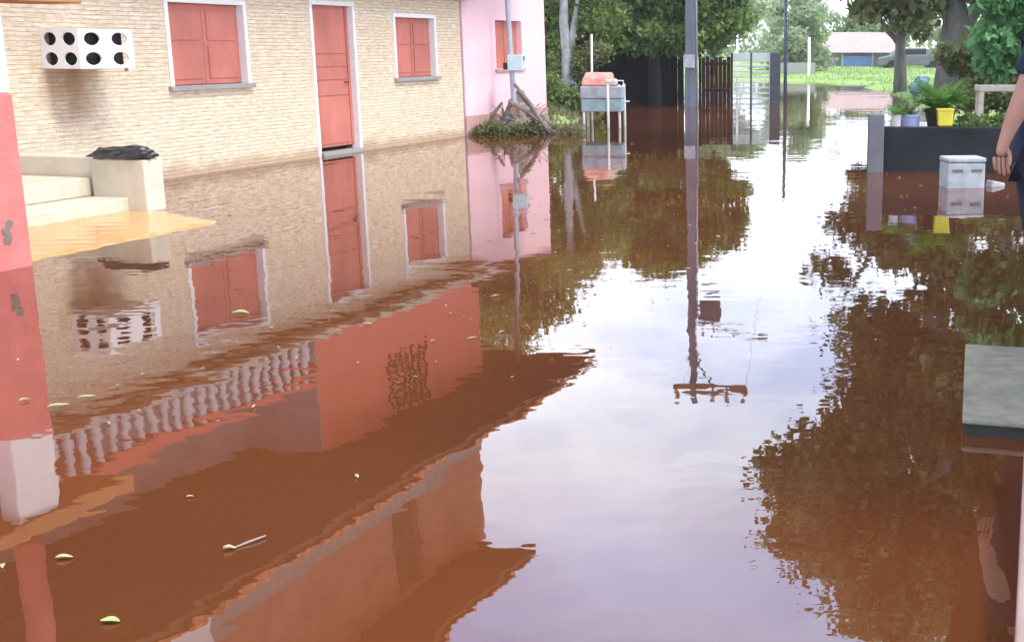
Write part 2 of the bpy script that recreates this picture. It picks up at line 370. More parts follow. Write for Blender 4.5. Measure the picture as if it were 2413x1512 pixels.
GZ = -.42 + np.maximum(np.maximum(hr, hl), np.maximum(hf, sstep(70, 110, GY) * .7)) + .03 * np.sin(GX * 2.1) * np.cos(GY * 1.7)
gm = MB(); gm.v = [tuple(map(float, p)) for p in np.stack([GX, GY, GZ], -1).reshape(-1, 3)]
nx = len(xs)
gm.f = [(j * nx + i, j * nx + i + 1, (j + 1) * nx + i + 1, (j + 1) * nx + i) for j in range(len(ys) - 1) for i in range(nx - 1)]
M['ground'] = mat('grass_and_mud', (.16, .26, .07), .95, .2, 1.2, .8, 30, c2=(.27, .36, .12))
tag(gm.build('ground', M['ground'], smooth=True), kind='structure')
M['water'] = wet('flood_water', (.108, .031, .0095), 2.1, .28, (.078, .0245, .0085))
wm_ = MB().quad((-260, -40, 0), (260, -40, 0), (260, 300, 0), (-260, 300, 0))
tag(wm_.build('water', M['water']), kind='structure')

# ------------------------------------------------------------ the stone-faced house (local x along the wall, y into the house)
HR = R(90 - 15.842)
ORG = Vector((-4.4256, 21.5807, 0))
DX = Vector((math.sin(R(15.842)), math.cos(R(15.842)), 0)); DT = Vector((math.cos(R(15.842)), -math.sin(R(15.842)), 0))
def W(s, t, z=0): return tuple(ORG + DX * s + DT * t + Vector((0, 0, z)))

def pierced(mb, x0, x1, z0, z1, holes, y=0, depth=.1):
    xb = sorted({x0, x1} | {v for h in holes for v in h[:2]}); zb = sorted({z0, z1} | {v for h in holes for v in h[2:]})
    for i in range(len(xb) - 1):
        for j in range(len(zb) - 1):
            cx = (xb[i] + xb[i + 1]) / 2; cz = (zb[j] + zb[j + 1]) / 2
            if any(h[0] < cx < h[1] and h[2] < cz < h[3] for h in holes): continue
            mb.quad((xb[i], y, zb[j]), (xb[i + 1], y, zb[j]), (xb[i + 1], y, zb[j + 1]), (xb[i], y, zb[j + 1]))
    for a, b, c, d in holes:
        for p, q in (((a, c), (b, c)), ((b, c), (b, d)), ((b, d), (a, d)), ((a, d), (a, c))):
            mb.quad((p[0], y, p[1]), (p[0], y + depth, p[1]), (q[0], y + depth, q[1]), (q[0], y, q[1]))

house = empty('stone_house', ORG, HR, 'two toned house faced in pale split stone with red shutters and door', 'house')
FW = .062
ops = [(-7.15, -5.79, 1.05, 2.00), (-4.30, -3.31, .10, 2.06), (-2.13, -.92, 1.03, 1.94)]
mb = MB(); pierced(mb, -15.5, 0.0, -.42, 2.28, [(a - FW, b + FW, c - (.05 if i != 1 else .5), d + FW) for i, (a, b, c, d) in enumerate(ops)], 0, .25)
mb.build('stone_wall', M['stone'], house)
mb = MB().box(-15.5, 0, .26, 6, -.42, 2.27); mb.build('core', M['dark'], house)

def shutters(a, b, c, d, name, kind):
    m_ = MB(); y = .085
    m_.box(a, b, y, y + .04, c, d)
    t = .012
    if kind == 'door':
        zs = [c, c + .62 * .9, c + .40 * (d - c) + .12, .5 * (c + d), .5 * (c + d) + .17, .64 * (d - c) + c, d]
        zs = [c + .02, c + .70, c + .92, c + 1.10, c + 1.28, d - .02]
        for k in range(5): m_.box(a + .09, b - .09, y - t, y + .001, zs[k] + .022, zs[k + 1] - .022)
        m_.box(a + .004, a + .06, y - t * 1.4, y + .001, c + .01, d - .01); m_.box(b - .06, b - .004, y - t * 1.4, y + .001, c + .01, d - .01)
    else:
        cx = .5 * (a + b); zm = c + .52 * (d - c)
        for x0, x1 in ((a + .012, cx - .006), (cx + .006, b - .012)):
            m_.box(x0, x1, y - .006, y + .001, c + .008, d - .008)
            for z0, z1 in ((c + .07, zm - .03), (zm + .03, d - .07)):
                m_.box(x0 + .07, x1 - .07, y - .018, y - .004, z0, z1)
    w_ = m_.build(name, M['red'], house, bevel=.004)
    f = MB(); z0 = c - .05 if kind != 'door' else -.4
    f.box(a - FW, a, -.022, .12, z0, d); f.box(b, b + FW, -.022, .12, z0, d); f.box(a - FW, b + FW, -.022, .12, d, d + FW)
    f.build('frame', M['white'], w_, bevel=.005)
    if kind != 'door':
        MB().box(a - FW - .03, b + FW + .03, -.06, .12, c - .058, c - .003).build('sill', M['grey'], w_, bevel=.006)
    else:
        MB().box(a - .02, b + .02, -.07, .13, -.4, .045).build('threshold', M['grey'], w_, bevel=.006)
        MB().tube([(b - .13, y - .02, 1.0), (b - .13, y - .05, 1.0), (b - .22, y - .05, 1.0)], .011, 8).build('handle', M['iron'], w_)
    return w_
shutters(*ops[0], 'window', 'w'); shutters(*ops[1], 'door', 'door'); shutters(*ops[2], 'window', 'w')

# balcony slab, upper red wall, recessed balcony
MB().box(-12.4, .26, -.24, 1.2, 2.285, 2.375).build('balcony_slab', M['slabwood'], house, bevel=.006)
MB().box(-12.4, .26, -.27, 1.2, 2.377, 2.46).build('balcony_lip', M['offwhite'], house, bevel=.008)
MB().box(-4.76, -4.735, .003, 1.21, 2.462, 4.24).build('balcony_side_wall', M['lilac'], house)
mb = MB(); pierced(mb, -4.74, .26, 2.462, 4.24, [], 0, .12)
mb.quad((.26, 0, 2.462), (.26, 6, 2.462), (.26, 6, 4.24), (.26, 0, 4.24)); 
uw = mb.build('upper_wall', M['redwall'], house)
g = MB()
for k in range(7):
    x = -2.86 + k * .19; z0_ = 3.22 + .05 * (k % 2)
    g.tube([(x + .05 * math.sin(j * 1.3 + k), -.012, z0_ + j * .078) for j in range(13)], .024, 6)
for k in range(6):
    for j in range(3):
        cx = -2.77 + k * .19; cz = 3.45 + j * .28
        g.tube([(cx + .07 * math.cos(a * .7), -.01, cz + .08 * math.sin(a * .7)) for a in range(10)], .016, 5)
g.build('window_grille', M['iron'], uw)
MB().box(-12.4, -4.75, 1.2, 1.4, 2.46, 4.24).build('balcony_back_wall', M['lilac'], house)
MB().box(-8.6, -7.6, 1.17, 1.199, 2.47, 4.05).build('balcony_door', M['red'], house)
bal = MB().box(-9.6, -4.755, -.03, .11, 2.97, 3.12).build('balcony_rail', M['redwall'], house, bevel=.015)
proto = MB().lathe([(.05, 2.465), (.055, 2.52), (.03, 2.55), (.065, 2.68), (.07, 2.73), (.03, 2.84), (.045, 2.87), (.05, 2.90), (.05, 2.968)], 10).build('baluster', M['white'], bal, smooth=True)
for i in range(22):
    o = proto if i == 0 else proto.copy()
    if i: COL.objects.link(o); o.parent = bal
    o.location = (-9.5 + i * .216, .04, 0)
MB().box(-9.72, -9.602, -.05, .13, 2.462, 3.2).build('balcony_post', M['white'], house, bevel=.01)

def tiled_roof(name, x0, x1, ye, ze, yt, zt, par, thick=.05):
    """corrugated clay roof rising from the eave (ye, ze) to (yt, zt)"""
    m_ = MB(); n = int((x1 - x0) / .035)
    for i in range(n + 1):
        x = x0 + (x1 - x0) * i / n; wv = .032 * math.sin(2 * math.pi * x / .21)
        m_.v += [(x, ye + random.uniform(-.006, .006), ze + wv), (x, yt, zt + wv), (x, ye, ze - .03)]
    for i in range(n):
        a = i * 3; m_.f += [(a, a + 3, a + 4, a + 1), (a + 2, a + 5, a + 3, a)]
    return m_.build(name, M['tile'], par)
MB().box(-15.5, 1.75, -1.62, 1.2, 4.225, 4.31).build('soffit', M['soffit'], house)
tiled_roof('lower_roof', -15.5, 1.78, -1.66, 4.37, -.0, 5.40, house)
mb = MB(); mb.quad((1.76, -1.6, 4.31), (1.76, 1.2, 4.31), (1.76, 0, 5.38)); mb.box(.27, 1.75, 1.0, 1.2, 2.5, 4.2); mb.build('gable_end', M['tile'], house)
# upper storey
mb = MB(); pierced(mb, -7.4, .08, 5.30, 7.32, [(-3.05, -2.2, 5.80, 7.2)], 0, .15); mb.quad((.08, 0, 5.3), (.08, 5, 5.3), (.08, 5, 7.32), (.08, 0, 7.32))
top = mb.build('top_wall', M['orange'], house)
MB().box(-7.42, .10, -.03, .12, 5.28, 5.78).build('plinth', M['grey'], top)
MB().box(-3.06, -2.19, .13, .17, 5.79, 7.21).build('top_door', M['soffit'], top)
MB().box(-15.0, -.15, -1.15, 5, 7.325, 7.42).build('top_soffit', M['soffit'], house)
tiled_roof('top_roof', -15.0, -.12, -1.2, 7.48, 2.2, 8.7, house)
MB().box(-15.5, -7.42, 1.5, 1.7, 5.2, 7.32).build('terrace_back_wall', M['lilac'], house)
rl = MB().box(-15.0, -7.42, -.05, .07, 6.15, 6.25).build('terrace_rail', M['redwall'], house)
p2 = MB().lathe([(.06, 5.45), (.03, 5.55), (.07, 5.8), (.03, 6.0), (.05, 6.15)], 8).build('baluster', M['white'], rl, smooth=True)
for i in range(28):
    o = p2 if i == 0 else p2.copy()
    if i: COL.objects.link(o); o.parent = rl
    o.location = (-7.6 - i * .26, .01, 0)
MB().box(-8.2, -7.43, -.06, .10, 5.35, 7.32).build('terrace_post', M['white'], house)

# ------------------------------------------------------------ air conditioner cage
def pierced_ellipses(mb, o, u, v, wd, ht, nu, nv, ru, rv, dep, cu=None, cv=None):
    """panel at o spanned by unit vectors u,v with nu x nv elliptical holes"""
    o, u, v = Vector(o), Vector(u), Vector(v); nrm = u.cross(v)
    K = 28
    for i in range(nu):
        for j in range(nv):
            a0, a1 = wd * i / nu, wd * (i + 1) / nu; b0, b1 = ht * j / nv, ht * (j + 1) / nv
            cx, cy = (a0 + a1) / 2, (b0 + b1) / 2; hx, hy = (a1 - a0) / 2, (b1 - b0) / 2
            base = len(mb.v)
            for k in range(K):
                an = 2 * math.pi * (k + .5) / K; c, s_ = math.cos(an), math.sin(an)
                sc = 1 / max(abs(c), abs(s_))
                mb.v.append(tuple(o + u * (cx + hx * c * sc) + v * (cy + hy * s_ * sc)))
                mb.v.append(tuple(o + u * (cx + ru * c) + v * (cy + rv * s_)))
                mb.v.append(tuple(o + u * (cx + ru * c) + v * (cy + rv * s_) - nrm * dep))
            for k in range(K):
                a = base + 3 * k; b = base + 3 * ((k + 1) % K)
                mb.f += [(a, b, b + 1, a + 1), (a + 1, b + 1, b + 2, a + 2)]
            cs = [base + 3 * k for k in range(K)]
            for sx, sy in ((-1, -1), (1, -1), (1, 1), (-1, 1)):       # fill the cell corners
                q = len(mb.v); mb.v.append(tuple(o + u * (cx + hx * sx) + v * (cy + hy * sy)))
                an = math.degrees(math.atan2(sy, sx)) % 360; k = int(an / (360 / K)) % K
                mb.f.append((base + 3 * k if (k + .5) * 360 / K <= an else base + 3 * ((k - 1) % K), q, base + 3 * ((k + 1) % K)))
ac = empty('air_conditioner_cage', ORG, HR, 'white box with round holes jutting from the pale stone wall', 'air conditioner guard')
mb = MB(); x0, x1, z0, z1, yo = -9.05, -8.29, 1.28, 1.675, -.47
pierced_ellipses(mb, (x0, yo, z0), (1, 0, 0), (0, 0, 1), x1 - x0, z1 - z0, 2, 2, .112, .066, .02)
pierced_ellipses(mb, (x0, -.002, z0), (0, -1, 0), (0, 0, 1), -.002 - yo, z1 - z0, 2, 2, .080, .066, .02)
pierced_ellipses(mb, (x1, yo, z0), (0, 1, 0), (0, 0, 1), -.002 - yo, z1 - z0, 2, 2, .080, .066, .02)
mb.quad((x0, yo, z1), (x1, yo, z1), (x1, -.002, z1), (x0, -.002, z1)); mb.quad((x0, yo, z0), (x0, -.002, z0), (x1, -.002, z0), (x1, yo, z0))
mb.build('cage', M['white'], ac)
mb = MB().box(x0 + .09, x1 - .06, yo + .09, -.03, z0 + .03, z1 - .04); mb.build('machine', M['dark'], ac)  # case coloured near black: the shade inside the cage is put into its colour
MB().tube([(x1 - .05, -.40, z0 - .002), (x1 - .05, -.40, z0 - .035)], .018, 8).build('drain_stub', M['grey'], ac)

# ------------------------------------------------------------ pink house
pk = empty('pink_house', ORG, HR, 'pale pink rendered house with one small red shuttered window', 'house')
mb = MB(); pierced(mb, .03, 3.45, -.42, 2.56, [(1.28, 2.38, 1.11, 1.96)], -.03, .14)
mb.quad((3.45, -.03, -.42), (3.45, 6, -.42), (3.45, 6, 2.56), (3.45, -.03, 2.56)); mb.quad((.03, -.03, 2.56), (3.45, -.03, 2.56), (3.45, 6, 2.56), (.03, 6, 2.56))
mb.quad((.03, -.03, -.42), (.03, -.03, 2.56), (.03, .1, 2.56), (.03, .1, -.42))
mb.build('wall', M['pink'], pk)
mb = MB().box(1.275, 2.385, .085, .11, 1.105, 1.965)
for a in (1.30, 1.84): mb.box(a, a + .52, .073, .086, 1.13, 1.94)
pw = mb.build('window', M['red'], pk, bevel=.004)
MB().box(1.22, 2.44, -.06, .08, 1.05, 1.106).build('sill', M['stained'], pw, bevel=.005)
MB().box(.02, 3.47, -.045, -.02, -.42, .33).build('stained_plinth', M['stained'], pk, bevel=.006)
MB().box(-.0, 3.52, -.12, 6, 2.562, 2.66).build('roof_slab', M['soffit'], pk)

# ------------------------------------------------------------ red porch at the left edge
po = empty('red_porch', ORG, HR, 'coral red porch parapet with a white column on top, beside orange step', 'porch')
MB().box(-17.5, -12.59, -3.14, -2.94, -.42, 1.19).build('parapet', M['coral'], po, bevel=.012)
MB().box(-12.97, -12.60, -3.137, -2.98, 1.192, 1.80).build('column', M['white'], po, bevel=.01)
MB().box(-17.5, -11.9, -3.17, -2.7, 1.802, 1.93).build('beam', M['beam'], po, bevel=.01)
MB().tube([(-12.75, -2.95, 2.05), (-12.72, -2.95, 4.0)], .10, 12).build('upper_post', M['coral'], po, smooth=True)
MB().box(-17.5, -11.7, -3.3, -.3, 4.0, 4.224).build('roof', M['soffit'], po)
mb = MB(); g_ = random.Random(3)
for _ in range(9):
    x = -12.78 + g_.uniform(-.05, .05); z = .26 + g_.uniform(-.06, .06)
    mb.quad(*[(x + .028 * math.cos(a) * g_.uniform(.6, 1.3), -3.1415 - .0005 * _, z + .03 * math.sin(a) * g_.uniform(.6, 1.3)) for a in [k * 1.05 for k in range(6)]])
mb.build('peeled_patch', M['twig'], po)

# steps, low wall, gate block, wet orange landing
st_ = empty('entrance_steps', ORG, HR, 'two cream cement steps climbing between coral parapet and low wall', 'steps')
MB().box(-11.6, -9.93, -1.66, -.01, -.42, .125).build('lower_step', M['offwhite'], st_, bevel=.015)
MB().box(-11.6, -9.93, -1.25, -.01, .126, .30).build('upper_step', M['offwhite'], st_, bevel=.015)
lw = empty('low_wall', ORG, HR, 'low cream wall ending in a square block under the black bag', 'low wall')
MB().box(-9.90, -9.72, -1.27, -.01, -.42, .49).build('wall', M['offwhite'], lw, bevel=.015)
MB().box(-9.94, -9.69, -1.87, -1.272, -.42, .475).build('end_block', M['offwhite'], lw, bevel=.012)
M['orangewet'] = wet('wet_orange_cement', (.54, .28, .09), 1.25, .22, (.62, .34, .13))
mb = MB(); NU, NV = 60, 50; rgl = np.random.default_rng(12)
for j in range(NV + 1):
    for i in range(NU + 1):
        u, v = i / NU, j / NV
        t_ = .9 + 2.15 * v; s_ = -12.58 + u * (2.9 if t_ < 1.95 else 2.9 - .48 * (t_ - 1.95))
        z = .010 - .016 * max(0, 1 - (1 - v) / .05) - .022 * max(0, 1 - (1 - u) / .14) + .0022 * math.sin(9 * s_ + 5 * t_) + .002 * math.sin(23 * s_ - 11 * t_) + .0008 * rgl.normal()
        mb.v.append((s_, -t_, z))
for j in range(NV):
    for i in range(NU):
        a = j * (NU + 1) + i; mb.f.append((a + NU + 1, a + NU + 2, a + 1, a))
fl = mb.build('landing', M['orangewet'], smooth=True); fl.location = ORG; fl.rotation_euler = (0, 0, HR); tag(fl, kind='structure')

# black bag lying on the block
bm = bmesh.new(); bmesh.ops.create_icosphere(bm, subdivisions=4, radius=1)
rg = random.Random(5)
for v in bm.verts:
    x, y, z = v.co; f = 1 + .10 * math.sin(5 * x + 2 * y) + .07 * math.sin(9 * y + 4 * z) + .05 * math.sin(13 * x - 7 * z)
    v.co = Vector((x * .30 * f, y * .16 * f, max(z, -.75) * .075 * f))
me = bpy.data.meshes.new('trash_bag'); bm.to_mesh(me); bm.free(); me.polygons.foreach_set('use_smooth', [True] * len(me.polygons)); me.materials.append(M['plastic'])
bag = bpy.data.objects.new('trash_bag', me); COL.objects.link(bag)
bag.location = W(-9.84, 1.62, .522); bag.rotation_euler = (0, 0, R(-8))
tag(bag, 'shiny black plastic bag slumped over the top of the cream block', 'bag')
mb = MB().tube([(-.20, .0, .0), (-.28, 0, .03), (-.34, .01, -.005), (-.40, .02, -.028), (-.46, .02, -.040)], [.05, .030, .022, .018, .006], 8); mb.build('knotted_neck', M['plastic'], bag, smooth=True)

# ------------------------------------------------------------ meter pole, rubble heap
mp_ = empty('meter_pole', (-3.70, 22.45, 0), 0, 'slim grey steel pole with a pale blue meter box before pink house', 'pole')
MB().tube([(0, 0, -.42), (.0, 0, .5), (-.05, 0, 2.2), (-.12, 0, 4.25)], [.05, .048, .045, .04], 12).build('pole', M['galv'], mp_, smooth=True)
MB().tube([(0, 0, -.4), (0, 0, .42)], .075, 12).build('rusty_sleeve', M['rust'], mp_, smooth=True)
bx_ = MB().box(-.06, .21, -.20, -.05, 1.08, 1.36).build('meter_box', M['meter'], mp_, bevel=.015)
MB().box(.15, .24, -.17, -.06, 1.26, 1.34).build('conduit_cap', M['grey'], bx_, bevel=.01)
MB().box(-.15, -.05, -.12, -.02, 1.10, 1.22).build('switch_box', M['iron'], mp_, bevel=.01)

def mound(name, loc, rx, ry, h, m, seed, lab, cat, peak=1.6, off=(0, 0)):
    rg = np.random.default_rng(seed); n = 46; mbb = MB(); ph = rg.uniform(0, 6, 12)
    for j in range(n + 1):
        for i in range(n + 1):
            u, v = 2 * i / n - 1, 2 * j / n - 1; r = math.hypot(u - off[0] * (1 - abs(u)), v)
            z = h * max(0, 1 - r) ** peak * (1 + .25 * math.sin(7 * u + ph[0]) * math.cos(6 * v + ph[1])) + .06 * math.sin(17 * u + ph[2]) * math.cos(19 * v + ph[3]) * max(0, 1 - r) + .05 * rg.normal() * max(0, 1 - r)
            mbb.v.append((u * rx, v * ry, z - .05))
    for j in range(n):
        for i in range(n):
            a = j * (n + 1) + i; mbb.f.append((a, a + 1, a + n + 2, a + n + 1))
    o = mbb.build(name, m, loc=loc); return tag(o, lab, cat)
mound('rubble_heap', (-3.62, 22.55, 0), .74, .6, .72, M['rubble'], 4, 'grey brown heap of rubble and dead brush piled at the meter pole', 'rubble heap', 1.15, (.1, 0))
rg = random.Random(11)
mb = MB()
for i in range(60):
    a = rg.uniform(0, 6.28); r = rg.uniform(.15, .75); top = rg.uniform(.1, .55)
    p0 = (r * math.cos(a), .5 * r * math.sin(a), -.02); p1 = (p0[0] * .5 + rg.uniform(-.1, .1), p0[1] * .5, top * .6); p2 = (p0[0] * .7 + rg.uniform(-.35, .35), p0[1] * .5 - .12, top)
    mb.tube([p0, p1, p2], [.018, .014, .006], 5)
for x0_, x1_, z0_, z1_ in ((.05, .62, .72, .02), (.0, .55, .86, .10), (-.1, .66, .55, .05), (.2, .75, .34, -.02), (-.55, -.2, .02, .55)):
    mb.tube([(x0_, -.3, z0_), ((x0_ + x1_) / 2, -.42, (z0_ + z1_) / 2 + .05), (x1_, -.45, z1_)], [.03, .035, .022], 6)
tag(mb.build('dead_branches', M['twig'], loc=(-3.62, 22.4, 0)), 'tangle of dry dead branches leaning over the rubble heap', 'branches')
t = leaves('weeds', M['lf_olive'], [(-4.35 + .15 * i, 21.72 + .05 * (i % 3) + .04 * i, .03 + .03 * (i * 7 % 3), .17, .14, .07 + .04 * (i * 5 % 4)) for i in range(8)], 1500, .07, seed=21); tag(t, 'strip of low dark weeds at the foot of the pink wall', 'weeds')
t = leaves('weeds', M['lf_dry'], [(-3.5 + .16 * i, 22.0 + .10 * (i % 2), .06, .17, .14, .12) for i in range(7)], 800, .07, seed=22); tag(t, 'sparse yellowish weeds right of the meter pole at the water edge', 'weeds')

# ------------------------------------------------------------ vendor stand
vs = empty('vendor_stand', (-2.22, 23.95, 0), 0, 'weathered teal stand on white legs with a red padded top', 'stand')
for x, y in ((-.38, -.26), (.09, -.3), (.30, -.22), (.36, .28), (-.36, .28)):
    MB().tube([(x, y, -.42), (x * .97, y * .97, .80)], .026, 8).build('leg', M['legs'], vs, smooth=True)
MB().box(-.42, .36, -.29, .29, .30, .54).build('trough', M['teal'], vs, bevel=.02)
MB().box(-.43, .37, -.30, .30, .543, .77).build('shelf_box', M['paleblue'], vs, bevel=.02)
cu = MB().box(-.42, .20, -.30, .28, .772, .93)
cu.v = [(x * (1 if z < .9 else .86) - (0 if z < .9 else .02), y * (1 if z < .9 else .8), z + (.10 if (z > .9 and y > 0) else 0)) for x, y, z in cu.v]
cu.build('padded_top', M['cushion'], vs, bevel=.04)
MB().box(.02, .24, -.285, .24, .775, .90).build('cream_pad', M['bench'], vs, bevel=.04)
MB().tube([(.36, -.1, .48), (.48, -.12, .49)], .018, 6).build('handle', M['legs'], vs)
MB().tube([(.34, .26, .78), (.34, .26, .86), (.22, .26, .86)], .014, 6).build('rail', M['legs'], vs)

# ------------------------------------------------------------ utility pole
up = empty('utility_pole', (-.78, 32.1, 0), 0, 'tall square grey concrete utility pole in front of dark trees', 'utility pole')
mb = MB(); q = [(.155, -.42), (.085, 7.9)]
for r, z in q: mb.v += [(-r, -r, z), (r, -r, z), (r, r, z), (-r, r, z)]
mb.f = [(0, 1, 5, 4), (1, 2, 6, 5), (2, 3, 7, 6), (3, 0, 4, 7), (4, 5, 6, 7), (3, 2, 1, 0)]
mb.build('pole', M['conc'], up, bevel=.02)
MB().tube([(.175, -.14, -.4), (.12, -.11, 6.5)], .022, 8).build('conduit', M['galv'], up, smooth=True)
MB().box(-.175, .11, -.180, -.150, .98, 1.30).build('notice_plate', M['paleblue'], up)
ca = MB().box(-.50, 1.42, -.28, -.13, 7.34, 7.60).build('crossarm', M['soffit'], up, bevel=.01)
for x in (-.42, .5, .9, 1.34): MB().lathe([(.03, 7.60), (.03, 7.66), (.07, 7.68), (.05, 7.73), (.07, 7.75), (.03, 7.82)], 10, x, -.2).build('insulator', M['rust'], ca, smooth=True)
MB().tube([(.1, -.15, 6.55), (.55, -.18, 7.36)], .03, 6).build('brace', M['iron'], up)
tr_ = MB().lathe([(.24, 4.85), (.29, 4.9), (.29, 5.55), (.31, 5.57), (.31, 5.64), (.10, 5.70)], 16, .48, -.15).build('transformer', M['bluegrey'], up, smooth=True)
for dx_ in (-.1, .1): MB().tube([(.44 + dx_, -.15, 5.66), (.44 + dx_ * 1.4, -.15, 5.86)], .03, 8).build('bushing', M['rust'], tr_)
MB().box(.1, .25, -.2, -.1, 5.2, 5.3).build('bracket', M['iron'], up)
la = MB().tube([(.1, -.1, 5.25), (.7, -.3, 5.75), (1.3, -.45, 5.86), (1.78, -.5, 5.9)], .025, 8).build('lamp_arm', M['galv'], up, smooth=True)
hd = MB().box(1.74, 2.05, -.60, -.42, 5.85, 5.95); hd.build('lamp_head', M['conc'], la, bevel=.03)
for k, x in enumerate((-.42, 1.34)):
    pts = []
    for i in range(13):
        u = i / 12; pts.append((-.78 + x + 3.0 * u + (0 if k else -.5 * u), 31.9 + 42 * u, 7.8 - 1.4 * 4 * u * (1 - u) * .5 - .5 * u))
    tag(MB().tube(pts, .005, 5).build('power_line', M['wire']), 'thin black overhead cable running up the street from the crossarm', 'cable', 'power lines from the utility pole')

# ------------------------------------------------------------ dark shed, maroon gate, white gate, posts
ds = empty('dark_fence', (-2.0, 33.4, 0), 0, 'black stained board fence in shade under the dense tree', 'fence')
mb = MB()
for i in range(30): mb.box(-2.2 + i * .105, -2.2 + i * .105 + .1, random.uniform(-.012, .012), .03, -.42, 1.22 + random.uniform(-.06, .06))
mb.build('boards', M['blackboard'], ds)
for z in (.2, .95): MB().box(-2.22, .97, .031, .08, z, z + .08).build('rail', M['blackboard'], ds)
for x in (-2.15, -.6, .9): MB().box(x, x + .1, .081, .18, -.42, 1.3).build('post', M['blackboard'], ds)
# dim lean-to behind the fence
sh = empty('shed', (-3.9, 35.4, 0), 0, 'low black roofed shed hidden behind the board fence', 'shed')
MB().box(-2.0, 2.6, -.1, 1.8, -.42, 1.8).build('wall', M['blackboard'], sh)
mb = MB(); mb.v = [(-2.3, -.9, 1.72), (2.9, -.9, 1.72), (2.9, 2.2, 2.3), (-2.3, 2.2, 2.3), (-2.3, -.9, 1.66), (2.9, -.9, 1.66), (2.9, 2.2, 2.24), (-2.3, 2.2, 2.24)]
mb.f = [(0, 1, 2, 3), (7, 6, 5, 4), (0, 4, 5, 1), (1, 5, 6, 2), (2, 6, 7, 3), (3, 7, 4, 0)]; mb.build('roof', M['soffit'], sh)
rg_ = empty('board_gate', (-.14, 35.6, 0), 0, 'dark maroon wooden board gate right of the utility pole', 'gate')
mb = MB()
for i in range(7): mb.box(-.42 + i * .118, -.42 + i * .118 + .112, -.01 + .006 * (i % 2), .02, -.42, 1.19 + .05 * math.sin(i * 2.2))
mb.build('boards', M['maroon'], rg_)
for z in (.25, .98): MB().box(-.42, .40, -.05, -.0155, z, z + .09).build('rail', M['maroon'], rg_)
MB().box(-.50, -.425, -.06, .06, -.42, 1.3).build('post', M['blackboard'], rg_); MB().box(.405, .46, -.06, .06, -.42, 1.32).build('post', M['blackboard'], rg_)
wg = empty('slatted_gate', (.88, 37.1, 0), 0, 'white slatted metal gate standing in floodwater', 'gate')
for k in range(8):
    z = -.02 + k * .155
    MB().box(-.55, .55, -.02, .02, z, z + (.055 if k < 7 else .25)).build('slat', M['gatew'], wg, bevel=.008)
for x in (-.60, -.04, .52): MB().box(x, x + .06, -.03, .03, -.42, 1.32).build('upright', M['gatew'] if x != -.04 else M['bluegrey'], wg, bevel=.008)
gp = MB().box(1.42, 1.72, 36.9, 37.2, -.42, 1.32).build('gate_post', M['bluegrey'], bevel=.02); tag(gp, 'thick blue grey masonry post right of the white slatted gate', 'post')
gp = MB().tube([(1.85, 36.5, -.42), (1.84, 36.5, 1.5), (1.83, 36.5, 2.95)], [.055, .05, .045], 10).build('thin_pole', M['conc'], smooth=True); tag(gp, 'slim dark grey pole rising beside the blue grey gate post', 'pole')
gp = MB().tube([(.55, 44, -.42), (.55, 44, 1.9)], .035, 8).build('thin_pole', M['gatew'], smooth=True); tag(gp, 'thin pale pole behind the white slatted gate', 'pole')
gp = MB().tube([(3.9, 56.5, -.42), (3.9, 56.5, 1.9)], .06, 8).build('thin_pole', M['lf_pale'] if 0 else M['gatew'], smooth=True); tag(gp, 'thin pale pole at the far edge of the lawn', 'pole')
gp = MB().tube([(-2.72, 26.4, -.2), (-2.69, 26.4, 1.75)], .022, 7).build('garden_stake', M['legs'], smooth=True); tag(gp, 'thin pale stake behind the teal stand', 'stake')
gp = MB().box(2.4, 4.6, 62, 62.4, -.4, .72).build('far_wall', M['grey']); tag(gp, 'low weathered grey wall across the far end of the street', 'wall')

# ------------------------------------------------------------ far house and parked car
fh = empty('far_house', (7.4, 76, 0), 0, 'low far house with pale pink roof and blue front beyond the lawn', 'house')
MB().box(-3.0, 3.1, 0, 4, -.1, 1.5).build('wall', M['farwall'], fh)
mb = MB(); mb.v = [(-3.6, -.9, 1.15), (3.5, -.9, 1.15), (2.6, 2, 2.35), (-2.4, 2, 2.35), (-3.6, 4.8, 1.15), (3.5, 4.8, 1.15)]
mb.f = [(0, 1, 2, 3), (3, 2, 5, 4), (0, 3, 4), (1, 5, 2), (0, 4, 5, 1)]; mb.build('roof', M['farroof'], fh)
MB().box(-.15, 1.55, -.45, -.35, .1, .95).build('blue_panel', M['farblue'], fh)
for x in (-.2, 1.6): MB().box(x - .06, x + .06, -.5, -.3, .0, 1.2).build('veranda_post', M['farwall'], fh)
MB().box(-2.2, -1.3, -.05, .01, .5, 1.05).build('window', M['bluegrey'], fh)
def car(loc, rz, label):
    c = empty('parked_car', loc, rz, label, 'car')
    prof = [(-1.9, .3), (-1.85, .75), (-1.3, .85), (-.75, 1.28), (.75, 1.3), (1.35, .9), (1.9, .8), (1.95, .3)]
    m_ = MB(); n = len(prof)
    for y in (-.8, .8): m_.v += [(x, y * (.85 if z > 1 else 1), z) for x, z in prof]
    m_.f = [tuple(range(n))[::-1], tuple(range(n, 2 * n))] + [(i, (i + 1) % n, n + (i + 1) % n, n + i) for i in range(n)]
    m_.build('body', M['bluegrey'], c, bevel=.05)
    MB().box(-.7, .72, -.79, .79, .92, 1.22).build('side_windows', M['dark'], c)
    for x in (-1.2, 1.2):
        for y in (-.74, .74): MB().tube([(x, y - .1, .31), (x, y + .1, .31)], .31, 14).build('wheel', M['dark'], c)
    return c
car((11.0, 73.5, .12), 0, 'dark car parked in front of the far pale pink house')

# ------------------------------------------------------------ trees
def shift(cl, dx, dy, dz): return [(a + dx, b + dy, c + dz, *r) for a, b, c, *r in cl]
